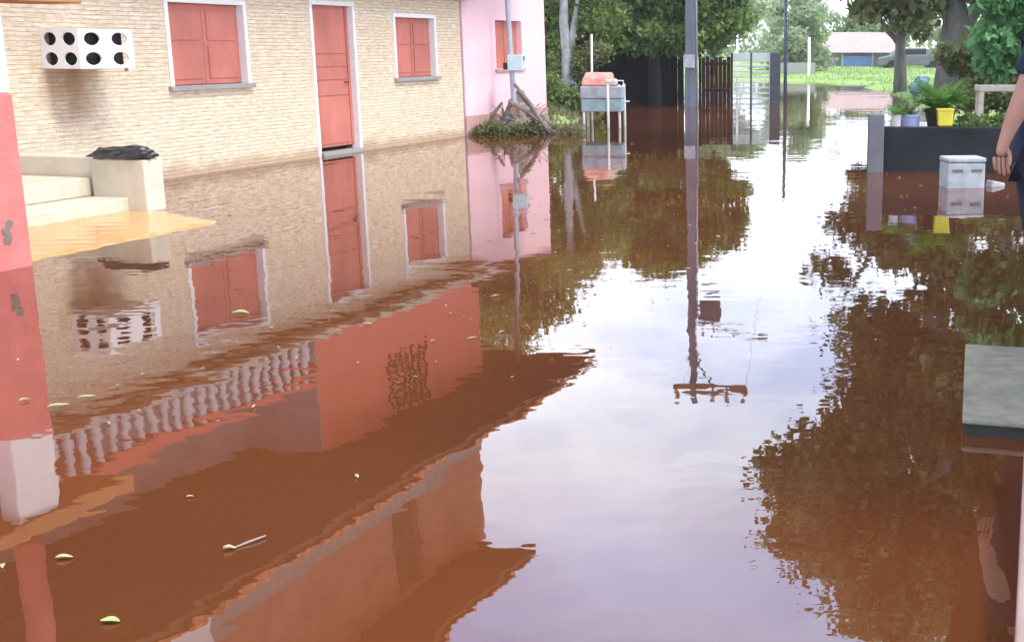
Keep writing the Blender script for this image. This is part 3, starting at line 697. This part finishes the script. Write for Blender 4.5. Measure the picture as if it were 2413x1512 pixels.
# dense tree above the black fence
cl = [(-.2, .3, 2.7, 1.15, 1.0, .9), (.75, .2, 3.5, .9, .9, .95), (-.9, .1, 3.2, .8, .9, .9), (.15, 0, 4.05, .95, .9, .6), (1.25, .1, 2.5, .65, .7, .8), (1.6, .0, 1.95, .45, .6, .55), (-1.2, 0, 2.0, .7, .8, .6), (-.2, -.5, 1.75, .8, .6, .45),
      (.75, -.4, 1.65, .7, .6, .42), (2.1, 0, 2.2, .45, .5, .4), (1.9, .1, 3.3, .5, .5, .55), (2.25, .0, 2.95, .25, .3, .5), (-1.75, .0, 2.5, .6, .7, .7)]
tree('dense_tree', (-1.75, 33.2, 0), branches(1.5, .17, 1.0, 5, 3, top=3.2), cl, M['lf_dark'], 26000, .17, 'dense dark green broad leaved tree over the black fence', bark=M['darkbark'], seed=5, droop=.6)
# lighter tree at left behind the pink house
cl = clumps_in((0, 0, 4.2, 1.7, 1.5, 1.9), 16, .75, 8) + [(1.5, -.4, 2.6, .8, .7, .7), (.8, -.6, 2.2, .7, .6, .6), (2.2, -.3, 3.0, .7, .6, .6), (-.6, -.2, 2.4, .7, .7, .7), (2.4, 0, 2.2, .6, .6, .5)]
tree('leafy_tree', (-5.2, 30.5, 0), branches(2.2, .16, 1.4, 5, 6, top=4.6), cl, M['lf_mid'], 22000, .15, 'light green leafy tree rising behind the pink house', seed=6, droop=.4)
# vine-hung pale trunk
vt = empty('pale_tree', (-3.40, 28, 0), 0, 'pale grey forked tree trunk hung with climbing leaves beside pink house', 'tree')
mb = MB().tube([(.0, 0, -.2), (-.02, 0, .8), (.0, 0, 1.3), (-.06, 0, 2.0), (-.02, 0, 3.2)], [.17, .14, .12, .10, .08], 10); mb.tube([(0, 0, 1.2), (.15, 0, 1.9), (.30, .1, 2.8)], [.09, .07, .04], 8); mb.tube([(0, 0, .9), (.2, -.1, .6), (.3, -.1, .1)], [.06, .05, .04], 7)
mb.build('trunk', M['bark2'], vt, smooth=True)
leaves('crown', M['lf_mid'], [(-.25, .2, 2.6, .3, .4, .5), (.45, .2, 2.7, .5, .4, .5), (.1, .1, 3.3, .7, .6, .5), (.55, .0, 2.1, .35, .3, .3)], 2600, .11, vt, seed=9)
leaves('climber', M['lf_olive'], [(-.3, -.05, .9, .16, .2, .5), (.25, -.1, 1.05, .22, .2, .35), (.65, .0, 1.35, .35, .3, .28), (.1, -.1, .5, .4, .2, .2)], 1700, .09, vt, seed=10)
t = leaves('shrub', M['lf_mid'], [(-3.3, 26.8, .35, .35, .3, .3), (-3.0, 26.9, .28, .3, .3, .22), (-3.62, 27.0, .55, .25, .3, .4), (-2.75, 27.2, .35, .25, .25, .3)], 2600, .10, seed=12); tag(t, 'leafy green shrub on the bank beside pale trunk', 'shrub')
t = leaves('hedge', M['lf_mid'], clumps_in((-4.9, 33.0, 1.0, 1.6, .6, 1.0), 22, .42, 37), 7000, .14, seed=38); tag(t, 'tall green hedge filling the gap behind the pale forked trunk', 'hedge')
# far right mango tree
cl = clumps_in((.6, .5, 10.0, 4.6, 4.0, 5.6), 52, 1.6, 14) + clumps_in((-.6, -.3, 4.0, 3.0, 2.5, 1.6), 16, .95, 15) + [(-2.9, 0, 3.3, .7, .7, .6), (-2.3, -.3, 2.6, .7, .6, .5), (-1.1, -.5, 2.35, .7, .6, .45), (-3.3, 0, 4.6, .7, .7, .6), (-1.9, -.6, 2.9, .8, .7, .6), (-.9, -.7, 3.0, .7, .6, .5), (.7, -.8, 2.9, .8, .6, .5), (1.9, -.6, 2.6, .8, .7, .6), (2.9, -.4, 2.5, .8, .7, .6), (-4.6, .2, 10.8, 1.1, 1, .9), (-4.2, 0, 12.6, 1.1, 1, .9)]
bp_ = [([(0, 0, -.3), (-.02, 0, 1.0), (0, 0, 2.0), (-.1, .1, 3.4), (-.4, .3, 6.5)], [.62, .44, .36, .28, .14]), ([(.05, 0, 1.6), (.55, .1, 2.4), (1.3, .2, 3.4), (2.6, .4, 6)], [.24, .20, .16, .08]), ([(0, 0, 2.0), (-.8, 0, 3.0), (-2.0, 0, 4.0), (-2.9, .1, 5.4)], [.2, .14, .1, .05]), ([(-.3, .2, 5.5), (.8, .6, 8.5), (1.4, 1, 11)], [.16, .1, .05])]
tree('broad_tree', (6.42, 35, .1), bp_, cl, M['lf_olive'], 60000, .31, 'huge olive green tree with a thick grey trunk on right lawn', seed=16, droop=.5, shell=.25)
# slimmer tree beside it
cl = clumps_in((-.3, 0, 2.9, 1.3, 1.1, .9), 9, .55, 18) + [(-1.2, 0, 2.5, .5, .5, .4), (.6, 0, 1.9, .35, .4, .35)]
tree('slim_tree', (5.75, 40.5, .1), [([(0, 0, -.3), (-.03, 0, .9), (-.06, 0, 1.7), (.1, 0, 2.7)], [.26, .19, .15, .07]), ([(-.05, 0, 1.4), (-.6, 0, 2.1), (-1.1, 0, 2.7)], [.09, .06, .03])], cl, M['lf_olive'], 7000, .16, 'smaller olive tree with a short dark trunk left of the huge tree', seed=19)
# tree close on the right, mostly above the picture
cl = clumps_in((.4, .4, 6.4, 3.4, 3.2, 2.6), 40, 1.1, 24) + [(-3.6, 0, 5.2, .8, .8, .6), (-3.3, -.4, 6.3, .8, .8, .6), (-2.8, -.8, 7.4, .9, .8, .7)]
tree('spreading_tree', (5.6, 19.5, .1), [([(0, 0, -.4), (.05, 0, 1.6), (0, 0, 3.4)], [.28, .22, .18]), ([(0, 0, 3), (-1.4, -.2, 4.6), (-2.8, -.2, 5.8)], [.13, .09, .04]), ([(0, 0, 3.2), (.5, .6, 5.2), (.8, 1, 7.5)], [.14, .1, .04]), ([(0, 0, 3.1), (1.4, -.3, 4.8), (2.6, -.3, 6.4)], [.12, .08, .04])], cl, M['lf_olive'], 36000, .22, 'spreading olive green tree standing nearest at the right edge', seed=25, droop=.4, shell=.25)
# bright shrub behind the person
t = leaves('shrub', M['lf_bright'], clumps_in((3.75, 15.8, 1.75, .75, .5, .7), 12, .3, 30), 3000, .15, seed=31, droop=.3); tag(t, 'bright green broad leaved shrub behind the person at right edge', 'shrub')
t = leaves('shrub', M['lf_olive'], clumps_in((5.1, 24.5, 1.0, .75, .6, .75), 14, .36, 33), 5200, .12, seed=34); tag(t, 'grey green mottled shrub between thick trunk and bright shrub', 'shrub')
t = leaves('shrub', M['lf_olive'], clumps_in((7.6, 33.5, 1.3, .9, .7, 1.0), 12, .45, 35), 4200, .16, seed=36); tag(t, 'dull olive shrub right of the thick grey trunk', 'shrub')
# far trees
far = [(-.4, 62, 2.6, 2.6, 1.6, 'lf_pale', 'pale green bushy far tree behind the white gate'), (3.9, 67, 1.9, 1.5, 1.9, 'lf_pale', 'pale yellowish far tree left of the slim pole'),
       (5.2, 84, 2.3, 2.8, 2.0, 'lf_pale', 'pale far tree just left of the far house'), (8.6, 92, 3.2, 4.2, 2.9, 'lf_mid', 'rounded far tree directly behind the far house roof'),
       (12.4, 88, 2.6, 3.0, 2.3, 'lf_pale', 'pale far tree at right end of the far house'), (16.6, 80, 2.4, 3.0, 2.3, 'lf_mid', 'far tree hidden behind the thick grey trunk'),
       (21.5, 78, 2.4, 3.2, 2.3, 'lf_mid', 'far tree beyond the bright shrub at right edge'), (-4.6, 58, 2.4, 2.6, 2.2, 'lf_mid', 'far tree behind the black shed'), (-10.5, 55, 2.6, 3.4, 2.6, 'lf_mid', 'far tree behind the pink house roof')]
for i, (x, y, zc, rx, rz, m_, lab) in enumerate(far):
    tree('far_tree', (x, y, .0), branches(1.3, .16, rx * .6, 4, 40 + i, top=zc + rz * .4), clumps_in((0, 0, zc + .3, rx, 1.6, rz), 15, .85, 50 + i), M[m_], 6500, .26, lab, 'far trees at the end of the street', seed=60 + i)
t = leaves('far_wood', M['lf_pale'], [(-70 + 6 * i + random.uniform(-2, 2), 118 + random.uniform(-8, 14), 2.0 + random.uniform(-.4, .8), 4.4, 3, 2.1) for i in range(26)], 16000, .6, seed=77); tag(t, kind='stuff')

# lawn grass tufts and the weedy bank
def grass(name, m, pts, h, seed, lab=None):
    rg = np.random.default_rng(seed); P_ = np.array(pts); n = len(P_)
    a = rg.uniform(0, 6.28, n); hh = h * rg.uniform(.5, 1.3, n); wd = .012 + .02 * rg.random(n) * h / .2
    lean = rg.normal(size=(n, 2)) * .35 * hh[:, None]
    b = np.stack([np.cos(a), np.sin(a), 0 * a], 1) * wd[:, None]
    tip = P_ + np.stack([lean[:, 0], lean[:, 1], hh], 1)
    V = np.stack([P_ - b, P_ + b, tip], 1).reshape(-1, 3)
    me = bpy.data.meshes.new(name); me.from_pydata(V.tolist(), [], [(3 * i, 3 * i + 1, 3 * i + 2) for i in range(n)]); me.materials.append(m)
    o = bpy.data.objects.new(name, me); COL.objects.link(o); o['kind'] = 'stuff'; return o
def gz(x, y):
    j = int(np.clip(np.searchsorted(ys, y) - 1, 0, len(ys) - 2)); i = int(np.clip(np.searchsorted(xs, x) - 1, 0, len(xs) - 2))
    fx = (x - xs[i]) / (xs[i + 1] - xs[i]); fy = (y - ys[j]) / (ys[j + 1] - ys[j])
    return float((GZ[j, i] * (1 - fx) + GZ[j, i + 1] * fx) * (1 - fy) + (GZ[j + 1, i] * (1 - fx) + GZ[j + 1, i + 1] * fx) * fy)
pts = []
while len(pts) < 16000:
    y = random.uniform(16, 75); x = random.uniform(1.5, 14); z = gz(x, y)
    if z > -.03: pts.append((x, y, z - .01))
grass('lawn_grass', M['lf_grass'], pts, .11, 80)
pts = []
while len(pts) < 5000:
    y = random.uniform(24, 32); x = random.uniform(-6, -2.4); z = gz(x, y)
    if z > -.04: pts.append((x, y, z - .01))
grass('bank_grass', M['lf_dry'], pts, .18, 81)

# ------------------------------------------------------------ planter wall with pots, foam box
pw_ = empty('planter_wall', (1.89, 15.35, 0), R(-4), 'low dark slate planter wall with a pale grey end post', 'planter wall')
MB().box(-.095, .095, -.16, .10, -.42, .70).build('end_post', M['bluegrey'], pw_, bevel=.012)
MB().box(.097, 2.9, -.05, .10, -.42, .54).build('wall', M['slate'], pw_, bevel=.012)
MB().box(.097, 2.9, .7, .8, -.42, .50).build('rear_wall', M['slate'], pw_); MB().box(.097, 2.9, .11, .69, .30, .46).build('soil', M['rubble'], pw_)
def pot(name, loc, r0, r1, h, m, lab, cat='pot', n=18):
    o = MB().lathe([(r0, 0), (r1, h), (r1 * 1.08, h + .01), (r1 * 1.08, h + .04), (r1 * .92, h + .04), (r1 * .88, h - .02)], n).build(name, m, loc=loc, smooth=False); return tag(o, lab, cat)
pot('bucket', (2.36, 15.62, .461), .085, .11, .18, M['bluepot'], 'pale blue plastic bucket on the planter between post and black pot', 'bucket')
pot('bucket', (2.165, 15.55, .461), .05, .06, .18, M['whitepot'], 'narrow white plastic tub on the planter next to the end post', 'bucket')
pot('flower_pot', (2.74, 15.75, .461), .14, .19, .24, M['blackpot'], 'large black pot of arching fern behind the yellow container')
yb = MB().box(-.10, .10, -.085, .085, 0, .21); yb.v = [(x * (1 if z > .1 else .86), y * (1 if z > .1 else .86), z) for x, y, z in yb.v]
o = yb.build('yellow_container', M['yellow'], bevel=.015, loc=(2.745, 15.42, .545)); o.rotation_euler = (0, 0, R(-4)); tag(o, 'square yellow plastic container sitting on the planter wall', 'container')
MB().box(-.106, .106, -.09, .09, .19, .215).build('rim', M['yellow'], o, bevel=.006)
def fern(name, loc, n, ln, m, seed, lab, up=.9):
    g = random.Random(seed); mb_ = MB()
    for i in range(n):
        a = g.uniform(0, 6.28); l_ = ln * g.uniform(.6, 1.15); el_ = g.uniform(.75, 1.5) * up; prev = None
        K = 9
        for k in range(K + 1):
            u = k / K; r = l_ * u * math.cos(el_ * (1 - .25 * u)); z = l_ * u * math.sin(el_) - .55 * l_ * u * u * (1.2 - el_ * .5)
            c = Vector((r * math.cos(a), r * math.sin(a), z))
            if prev is not None:
                sd_ = Vector((-math.sin(a), math.cos(a), .15)); wl = .10 * ln * math.sin(math.pi * min(1, u * .9 + .1)) + .012
                for sg in (-1, 1):
                    tip = c + sd_ * sg * wl + (c - prev) * .6 + Vector((0, 0, g.uniform(-.02, .01)))
                    mb_.quad(tuple(prev), tuple(prev.lerp(c, .75)), tuple(tip))
            prev = c
    return tag(mb_.build(name, m, loc=loc), lab, 'plant')
fern('fern', (2.74, 15.75, .69), 120, .62, M['lf_fern'], 4, 'arching bright green fern growing in the black pot')
fern('potted_plant', (2.32, 15.66, .63), 40, .34, M['lf_mid'], 6, 'small drooping green plant in the pale blue bucket')
fern('potted_plant', (2.17, 15.55, .62), 26, .28, M['lf_fern'], 8, 'small green sprigs rising from the narrow white tub')
bm = bmesh.new(); bmesh.ops.create_icosphere(bm, subdivisions=3, radius=1)
for v in bm.verts:
    x, y, z = v.co; f = 1 + .14 * math.sin(6 * x + 3 * z) + .1 * math.sin(8 * y + 5 * z); v.co = Vector((x * .13 * f, y * .12 * f, z * .12 * f + .05 * x))
me = bpy.data.meshes.new('cloth_bundle'); bm.to_mesh(me); bm.free(); me.materials.append(M['bluecloth']); o = bpy.data.objects.new('cloth_bundle', me); COL.objects.link(o)
o.location = (2.62, 16.7, 1.0); tag(o, 'blue grey cloth bundle on a stake beside the fern', 'cloth')
MB().tube([(0, 0, -1.2), (0, 0, -.02)], .02, 7).build('stake', M['bench'], o)
t = leaves('low_plants', M['lf_mid'], [(3.1 + .22 * i, 15.75, .56, .16, .16, .12) for i in range(6)], 900, .08, seed=90); tag(t, 'row of low leafy plants along the top of the planter', 'plants')
bn = empty('garden_bench', (4.5, 20.2, 0), 0, 'small pale wooden bench on the lawn behind the person', 'bench')
MB().box(-.42, .55, -.18, .18, .80, .90).build('seat', M['bench'], bn, bevel=.02)
for x in (-.36, .49):
    for y in (-.13, .13): MB().box(x - .035, x + .035, y - .03, y + .03, -.1, .799).build('leg', M['bench'], bn)
bx = empty('foam_box', (2.64, 13.65, 0), R(6), 'white polystyrene foam box standing in the brown water', 'box')
mb = MB().box(-.21, .21, -.17, .17, -.25, .27)
mb.build('box', M['foam'], bx, bevel=.02); MB().box(-.216, .216, -.176, .176, .272, .325).build('lid', M['foam'], bx, bevel=.018)
for x in (-.10, .11): MB().box(x - .06, x + .06, -.174, -.1695, .17, .20).build('grip_slot', M['bluegrey'], bx)
o = MB().box(-.09, .09, -.06, .06, -.04, .05).build('foam_scrap', M['foam'], bevel=.015, loc=(3.02, 13.7, 0)); o.rotation_euler = (0, .2, .4); tag(o, 'broken white foam scrap floating right of the foam box', 'scrap')

# ------------------------------------------------------------ landing slab, porch edge and roof on the photographer's side
sl = empty('cement_step', ORG, HR, 'worn grey green cement step slab just above water at the right', 'step')
def slabmesh(z0, z1, e):
    m_ = MB(); pr = [(-14.77 + e, 9.78 + e), (-13.49 - e, 9.68 + e), (-13.49 - e, 9.98 + e), (-12.5 - e, 9.95 + e), (-12.5 - e, 12.5), (-14.77 + e, 12.5)]
    k = len(pr); m_.v = [(a, -b, z) for z in (z0, z1) for a, b in pr]
    m_.f = [tuple(range(k)), tuple(range(2 * k - 1, k - 1, -1))] + [(i, k + i, k + (i + 1) % k, (i + 1) % k) for i in range(k)]; return m_
slabmesh(.045, .07, 0).build('slab', M['slab'], sl, bevel=.008)
slabmesh(-.42, .044, .012).build('lower_base', M['darkbase'], sl)  # near-black lower part of the step, set in slightly under the slab
mb = MB(); pr = [(-15.3, 10.037), (-16.8, 10.08), (-23, 10.26), (-23, 13), (-15.3, 13)]; k = len(pr)
mb.v = [(a, -b, z) for z in (-.42, .15) for a, b in pr]
mb.f = [tuple(range(k)), tuple(range(2 * k - 1, k - 1, -1))] + [(i, k + i, k + (i + 1) % k, (i + 1) % k) for i in range(k)]
ke = mb.build('porch_kerb', M['kerb'], bevel=.01); ke.location = ORG; ke.rotation_euler = (0, 0, HR); tag(ke, 'pink beige cement porch edge along the lower right corner', 'kerb')
pr_ = empty('porch_roof', ORG, HR, 'dark wooden porch roof overhanging the cement step at right', 'porch roof')
MB().box(-16, -7.5, -14, -9.45, 2.85, 2.95).build('ceiling', M['soffit'], pr_)
tiled_roof('tiles', -16, -7.5, -9.42, 2.99, -14, 4.2, pr_)
for s in (-13.0, -8.0): MB().box(s - .1, s + .1, -13.2, -13.0, -.42, 2.85).build('post', M['rightwall'], pr_)

# ------------------------------------------------------------ person
def skin(name, joints, edges, roots, m, parent, lev=2):
    names = list(joints); me = bpy.data.meshes.new(name)
    me.from_pydata([joints[n][0] for n in names], [(names.index(a), names.index(b)) for a, b in edges], [])
    o = bpy.data.objects.new(name, me); COL.objects.link(o); o.parent = parent; me.materials.append(m)
    sk = o.modifiers.new('skin', 'SKIN'); sk.use_smooth_shade = True
    for i, n in enumerate(names):
        r = joints[n][1]; r = r if hasattr(r, '__len__') else (r, r)
        me.skin_vertices[0].data[i].radius = r; me.skin_vertices[0].data[i].use_root = n in roots
    sb = o.modifiers.new('smooth', 'SUBSURF'); sb.levels = lev; sb.render_levels = lev
    return o
pe = empty('person', (1.615, 6.35, .07), 0, 'person in navy t-shirt and dark trousers standing on the cement step, arm hanging', 'person')
# facing +x (to the right); the right arm hangs on the camera side
J = dict(pelvis=((0, 0, .93), (.115, .15)), waist=((.01, 0, 1.10), (.10, .13)), chest=((.01, 0, 1.30), (.11, .155)), neckb=((.0, 0, 1.47), (.06, .07)), neck=((.02, 0, 1.53), .055),
         jaw=((.045, 0, 1.61), (.075, .068)), skull=((.03, 0, 1.69), (.098, .078)), crown=((.02, 0, 1.74), (.07, .06)), nose=((.135, 0, 1.645), .012),
         shR=((-.06, -.17, 1.42), .058), elR=((-.150, -.235, 1.20), .054), faR=((-.178, -.245, 1.125), .053), wrR=((-.232, -.25, .99), .033), paR=((-.244, -.252, .942), (.026, .042)), pbR=((-.248, -.252, .902), (.021, .043)),
         shL=((.0, .17, 1.42), .058), elL=((.05, .23, 1.14), .042), wrL=((.14, .22, .92), .028), paL=((.16, .215, .85), (.02, .036)),
         hiR=((.0, -.09, .86), .092), knR=((.10, -.10, .48), .058), caR=((.10, -.10, .34), .055), anR=((.14, -.10, .085), .036), ftR=((.24, -.11, .035), .034), toR=((.31, -.115, .025), .026),
         hiL=((.0, .09, .86), .092), knL=((.06, .10, .48), .058), caL=((.05, .10, .34), .055), anL=((.06, .10, .085), .036), ftL=((.17, .11, .035), .034), toL=((.24, .11, .025), .026))
E_ = [('pelvis', 'waist'), ('waist', 'chest'), ('chest', 'neckb'), ('neckb', 'neck'), ('neck', 'jaw'), ('jaw', 'skull'), ('skull', 'crown'), ('skull', 'nose'), ('chest', 'shR'), ('shR', 'elR'), ('elR', 'faR'), ('faR', 'wrR'), ('wrR', 'paR'), ('paR', 'pbR'),
      ('chest', 'shL'), ('shL', 'elL'), ('elL', 'wrL'), ('wrL', 'paL'), ('pelvis', 'hiR'), ('hiR', 'knR'), ('knR', 'caR'), ('caR', 'anR'), ('anR', 'ftR'), ('ftR', 'toR'), ('pelvis', 'hiL'), ('hiL', 'knL'), ('knL', 'caL'), ('caL', 'anL'), ('anL', 'ftL'), ('ftL', 'toL')]
roots = {'pelvis'}
def finger(pre, base, dirs, r):
    p = Vector(base); J[pre + '0'] = (tuple(p), r * 1.05); prev = pre + '0'; roots.add(prev)
    for k, d_ in enumerate(dirs):
        p = p + Vector(d_); J[f'{pre}{k+1}'] = (tuple(p), r * (.98 - .08 * k)); E_.append((prev, f'{pre}{k+1}')); prev = f'{pre}{k+1}'
for nm, x, ln in (('ri1', .031, .92), ('ri2', .010, 1.0), ('ri3', -.012, .93), ('ri4', -.033, .74)):
    finger(nm, (-.248 + x, -.252, .906), [(.002, -.001, -.042 * ln), (.006, .008, -.032 * ln), (.008, .012, -.020 * ln)], .0102)
finger('rt', (-.226, -.258, .952), [(.016, -.014, -.036), (.002, -.004, -.032), (-.005, .003, -.024)], .0112)
for nm, x, ln in (('li1', .027, .92), ('li2', .009, 1.0), ('li3', -.010, .93), ('li4', -.028, .74)):
    finger(nm, (.166 + x, .213, .835), [(.004, .001, -.036 * ln), (.006, -.008, -.028 * ln), (.006, -.012, -.018 * ln)], .0088)
finger('lt', (.178, .215, .87), [(.026, .006, -.026), (.01, 0, -.024), (.002, -.004, -.02)], .0098)
skin('body', J, E_, roots, M['skin'], pe)
T = dict(a0=((0, 0, .80), (.155, .195)), a=((0, 0, .92), (.150, .190)), b=((.01, 0, 1.10), (.13, .165)), c=((.01, 0, 1.30), (.135, .18)), d=((.0, 0, 1.455), (.085, .10)), r1=((-.06, -.18, 1.42), .083), r2=((-.11, -.205, 1.35), .080), r3=((-.135, -.215, 1.275), .078), l1=((.0, .18, 1.42), .083), l2=((.02, .205, 1.33), .078), l3=((.032, .215, 1.26), .074))
skin('shirt', T, [('a0', 'a'), ('a', 'b'), ('b', 'c'), ('c', 'd'), ('c', 'r1'), ('r1', 'r2'), ('r2', 'r3'), ('c', 'l1'), ('l1', 'l2'), ('l2', 'l3')], {'a0'}, M['navy'], pe)
T = dict(a=((0, 0, .98), (.14, .175)), r=((.0, -.09, .85), .118), r2=((.07, -.10, .66), .105), r3=((.10, -.10, .46), .095), r4=((.125, -.10, .16), .085), l=((.0, .09, .85), .118), l2=((.03, .10, .66), .105), l3=((.058, .10, .46), .095), l4=((.06, .10, .16), .085))
skin('trousers', T, [('a', 'r'), ('r', 'r2'), ('r2', 'r3'), ('r3', 'r4'), ('a', 'l'), ('l', 'l2'), ('l2', 'l3'), ('l3', 'l4')], {'a'}, M['shorts'], pe)
T = dict(a=((-.03, 0, 1.66), (.085, .078)), b=((.0, 0, 1.73), (.10, .082)), c=((.045, 0, 1.765), (.07, .066)), d=((-.045, 0, 1.60), (.055, .06)))
skin('hair', T, [('b', 'a'), ('b', 'c'), ('a', 'd')], {'b'}, M['hair'], pe)
for y in (-.045, .045):
    bm = bmesh.new(); bmesh.ops.create_uvsphere(bm, u_segments=10, v_segments=8, radius=.012); me = bpy.data.meshes.new('eye'); bm.to_mesh(me); bm.free(); me.materials.append(M['dark'])
    o = bpy.data.objects.new('eye', me); COL.objects.link(o); o.parent = pe; o.location = (.113, y * .75, 1.665)
for x, y in ((.18, -.11), (.11, .11)):
    MB().box(x - .09, x + .17, y - .05, y + .05, .0, .018).build('sandal', M['sandal'], pe, bevel=.008)

# ------------------------------------------------------------ things afloat
def leaf_mesh(name, ln, wd, m, seed):
    g = random.Random(seed); b = MB(); n = 7; top = []; bot = []
    for i in range(n):
        u = i / (n - 1); w_ = wd * math.sin(math.pi * min(1, max(0, u * .96 + .02))) ** .8 * .5; z = .010 * math.sin(u * 3.1 + g.random()) + .004
        top.append((ln * (u - .5), w_, z + .006)); bot.append((ln * (u - .5), -w_, z + .004))
    mid = [(ln * (i / (n - 1) - .5), 0, .006) for i in range(n)]
    b.v = top + mid + bot
    for i in range(n - 1): b.f += [(i, i + 1, n + i + 1, n + i), (n + i, n + i + 1, 2 * n + i + 1, 2 * n + i)]
    me = bpy.data.meshes.new(name); me.from_pydata(b.v, [], b.f); me.materials.append(m); return me
LM = [leaf_mesh('floating_leaf', .085, .035, M['leaffloat'], 1), leaf_mesh('floating_leaf', .06, .03, M['leaffloat'], 2), leaf_mesh('floating_leaf', .11, .03, M['leaffloat'], 3)]
big = leaf_mesh('floating_leaf', .10, .055, M['leaflime'], 4)
def float_leaf(me, x, y, rz, s, lab, group=None):
    o = bpy.data.objects.new('floating_leaf', me); COL.objects.link(o); o.location = (x, y, .004); o.rotation_euler = (0, 0, rz); s *= .70; o.scale = (s, s, s); return tag(o, lab, 'leaf', group)
float_leaf(big, -2.76, 6.97, .2, 1.3, 'lime green leaf floating in reflection of the large shuttered window')
float_leaf(big, -1.63, 3.06, .1, .72, 'single pale lime leaf floating near the bottom left corner')
float_leaf(LM[2], -2.82, 5.08, .5, 1.1, 'long pale green leaf floating at the foot of the stone wall reflection')
float_leaf(LM[2], -2.77, 5.22, .45, .9, 'narrow pale green leaf floating just beyond another long leaf')
float_leaf(LM[0], -1.97, 3.48, .3, .8, 'small cream leaf alone left of the peeled stick')
o = MB().tube([(-.085, -.03, .006), (0, .0, .012), (.09, .035, .014)], [.004, .006, .004], 6).build('floating_stick', M['stick'], loc=(-1.46, 3.60, .0)); o.rotation_euler = (0, 0, .55); o.scale = (.6, .6, .6); tag(o, 'pale peeled stick floating on the brown water, lower left', 'stick')
float_leaf(LM[1], -1.50, 3.55, .4, .9, 'cream leaf caught against the pale floating stick')
spots = [(-2.12, 3.42), (-3.44, 5.89), (-2.45, 6.59), (-2.07, 6.51), (-1.63, 7.19), (-1.31, 6.34), (-1.22, 6.89), (-1.18, 6.49), (-4.51, 11.32), (-3.02, 5.18), (-2.73, 5.42), (-2.49, 4.84), (-1.81, 4.0), (-1.3, 4.2), (-1.39, 5.85), (-1.23, 9.12), (-2.22, 12.82), (-2.45, 5.02), (-2.26, 6.15), (-2.47, 5.72), (-0.6, 11.17), (-0.23, 8.43), (-0.2, 9.56), (-1.35, 15.81), (-1.4, 19.68), (-0.75, 10.89), (0.08, 11.32), (-0.03, 9.89), (2.06, 9.16), (2.29, 12.63), (2.39, 12.45), (2.0, 15.01), (1.73, 10.25), (2.08, 14.51), (2.92, 12.63), (2.47, 10.89), (-1.95, 6.69), (-1.47, 5.46), (-1.99, 5.08), (-2.09, 5.93), (-2.7, 5.61), (-1.07, 6.64), (-0.97, 6.44), (-1.04, 8.35), (-1.39, 7.47), (-1.56, 6.97), (-0.79, 7.6)]
g_ = random.Random(91)
for _ in range(60):
    spots.append((g_.uniform(-2.4, 0), g_.uniform(5.5, 13))); 
for _ in range(30): spots.append((g_.uniform(.6, 2.2), g_.uniform(6, 14)))
for i, (x, y) in enumerate(spots):
    near = min(1.0, .35 + y / 12)
    float_leaf(LM[i % 3], x, y, g_.uniform(0, 6.28), g_.uniform(.45, 1.0) * near if i < 47 else g_.uniform(.28, .62) * near, 'small yellowish leaf fleck floating on the calm brown floodwater', 'small leaves afloat on the flood')

# ------------------------------------------------------------ humid air
hz = MB().box(-275, 275, -44, 440, -2, 24)
hm = bpy.data.materials.new('humid_air'); hm.use_nodes = True; hn = hm.node_tree.nodes; hm.node_tree.links.clear()
pv = hn.new('ShaderNodeVolumePrincipled'); pv.inputs['Density'].default_value = .0007; pv.inputs['Color'].default_value = (.95, .97, 1, 1); pv.inputs['Anisotropy'].default_value = .2
hm.node_tree.links.new(pv.outputs[0], hn['Material Output'].inputs['Volume'])
tag(hz.build('haze', hm), kind='stuff')
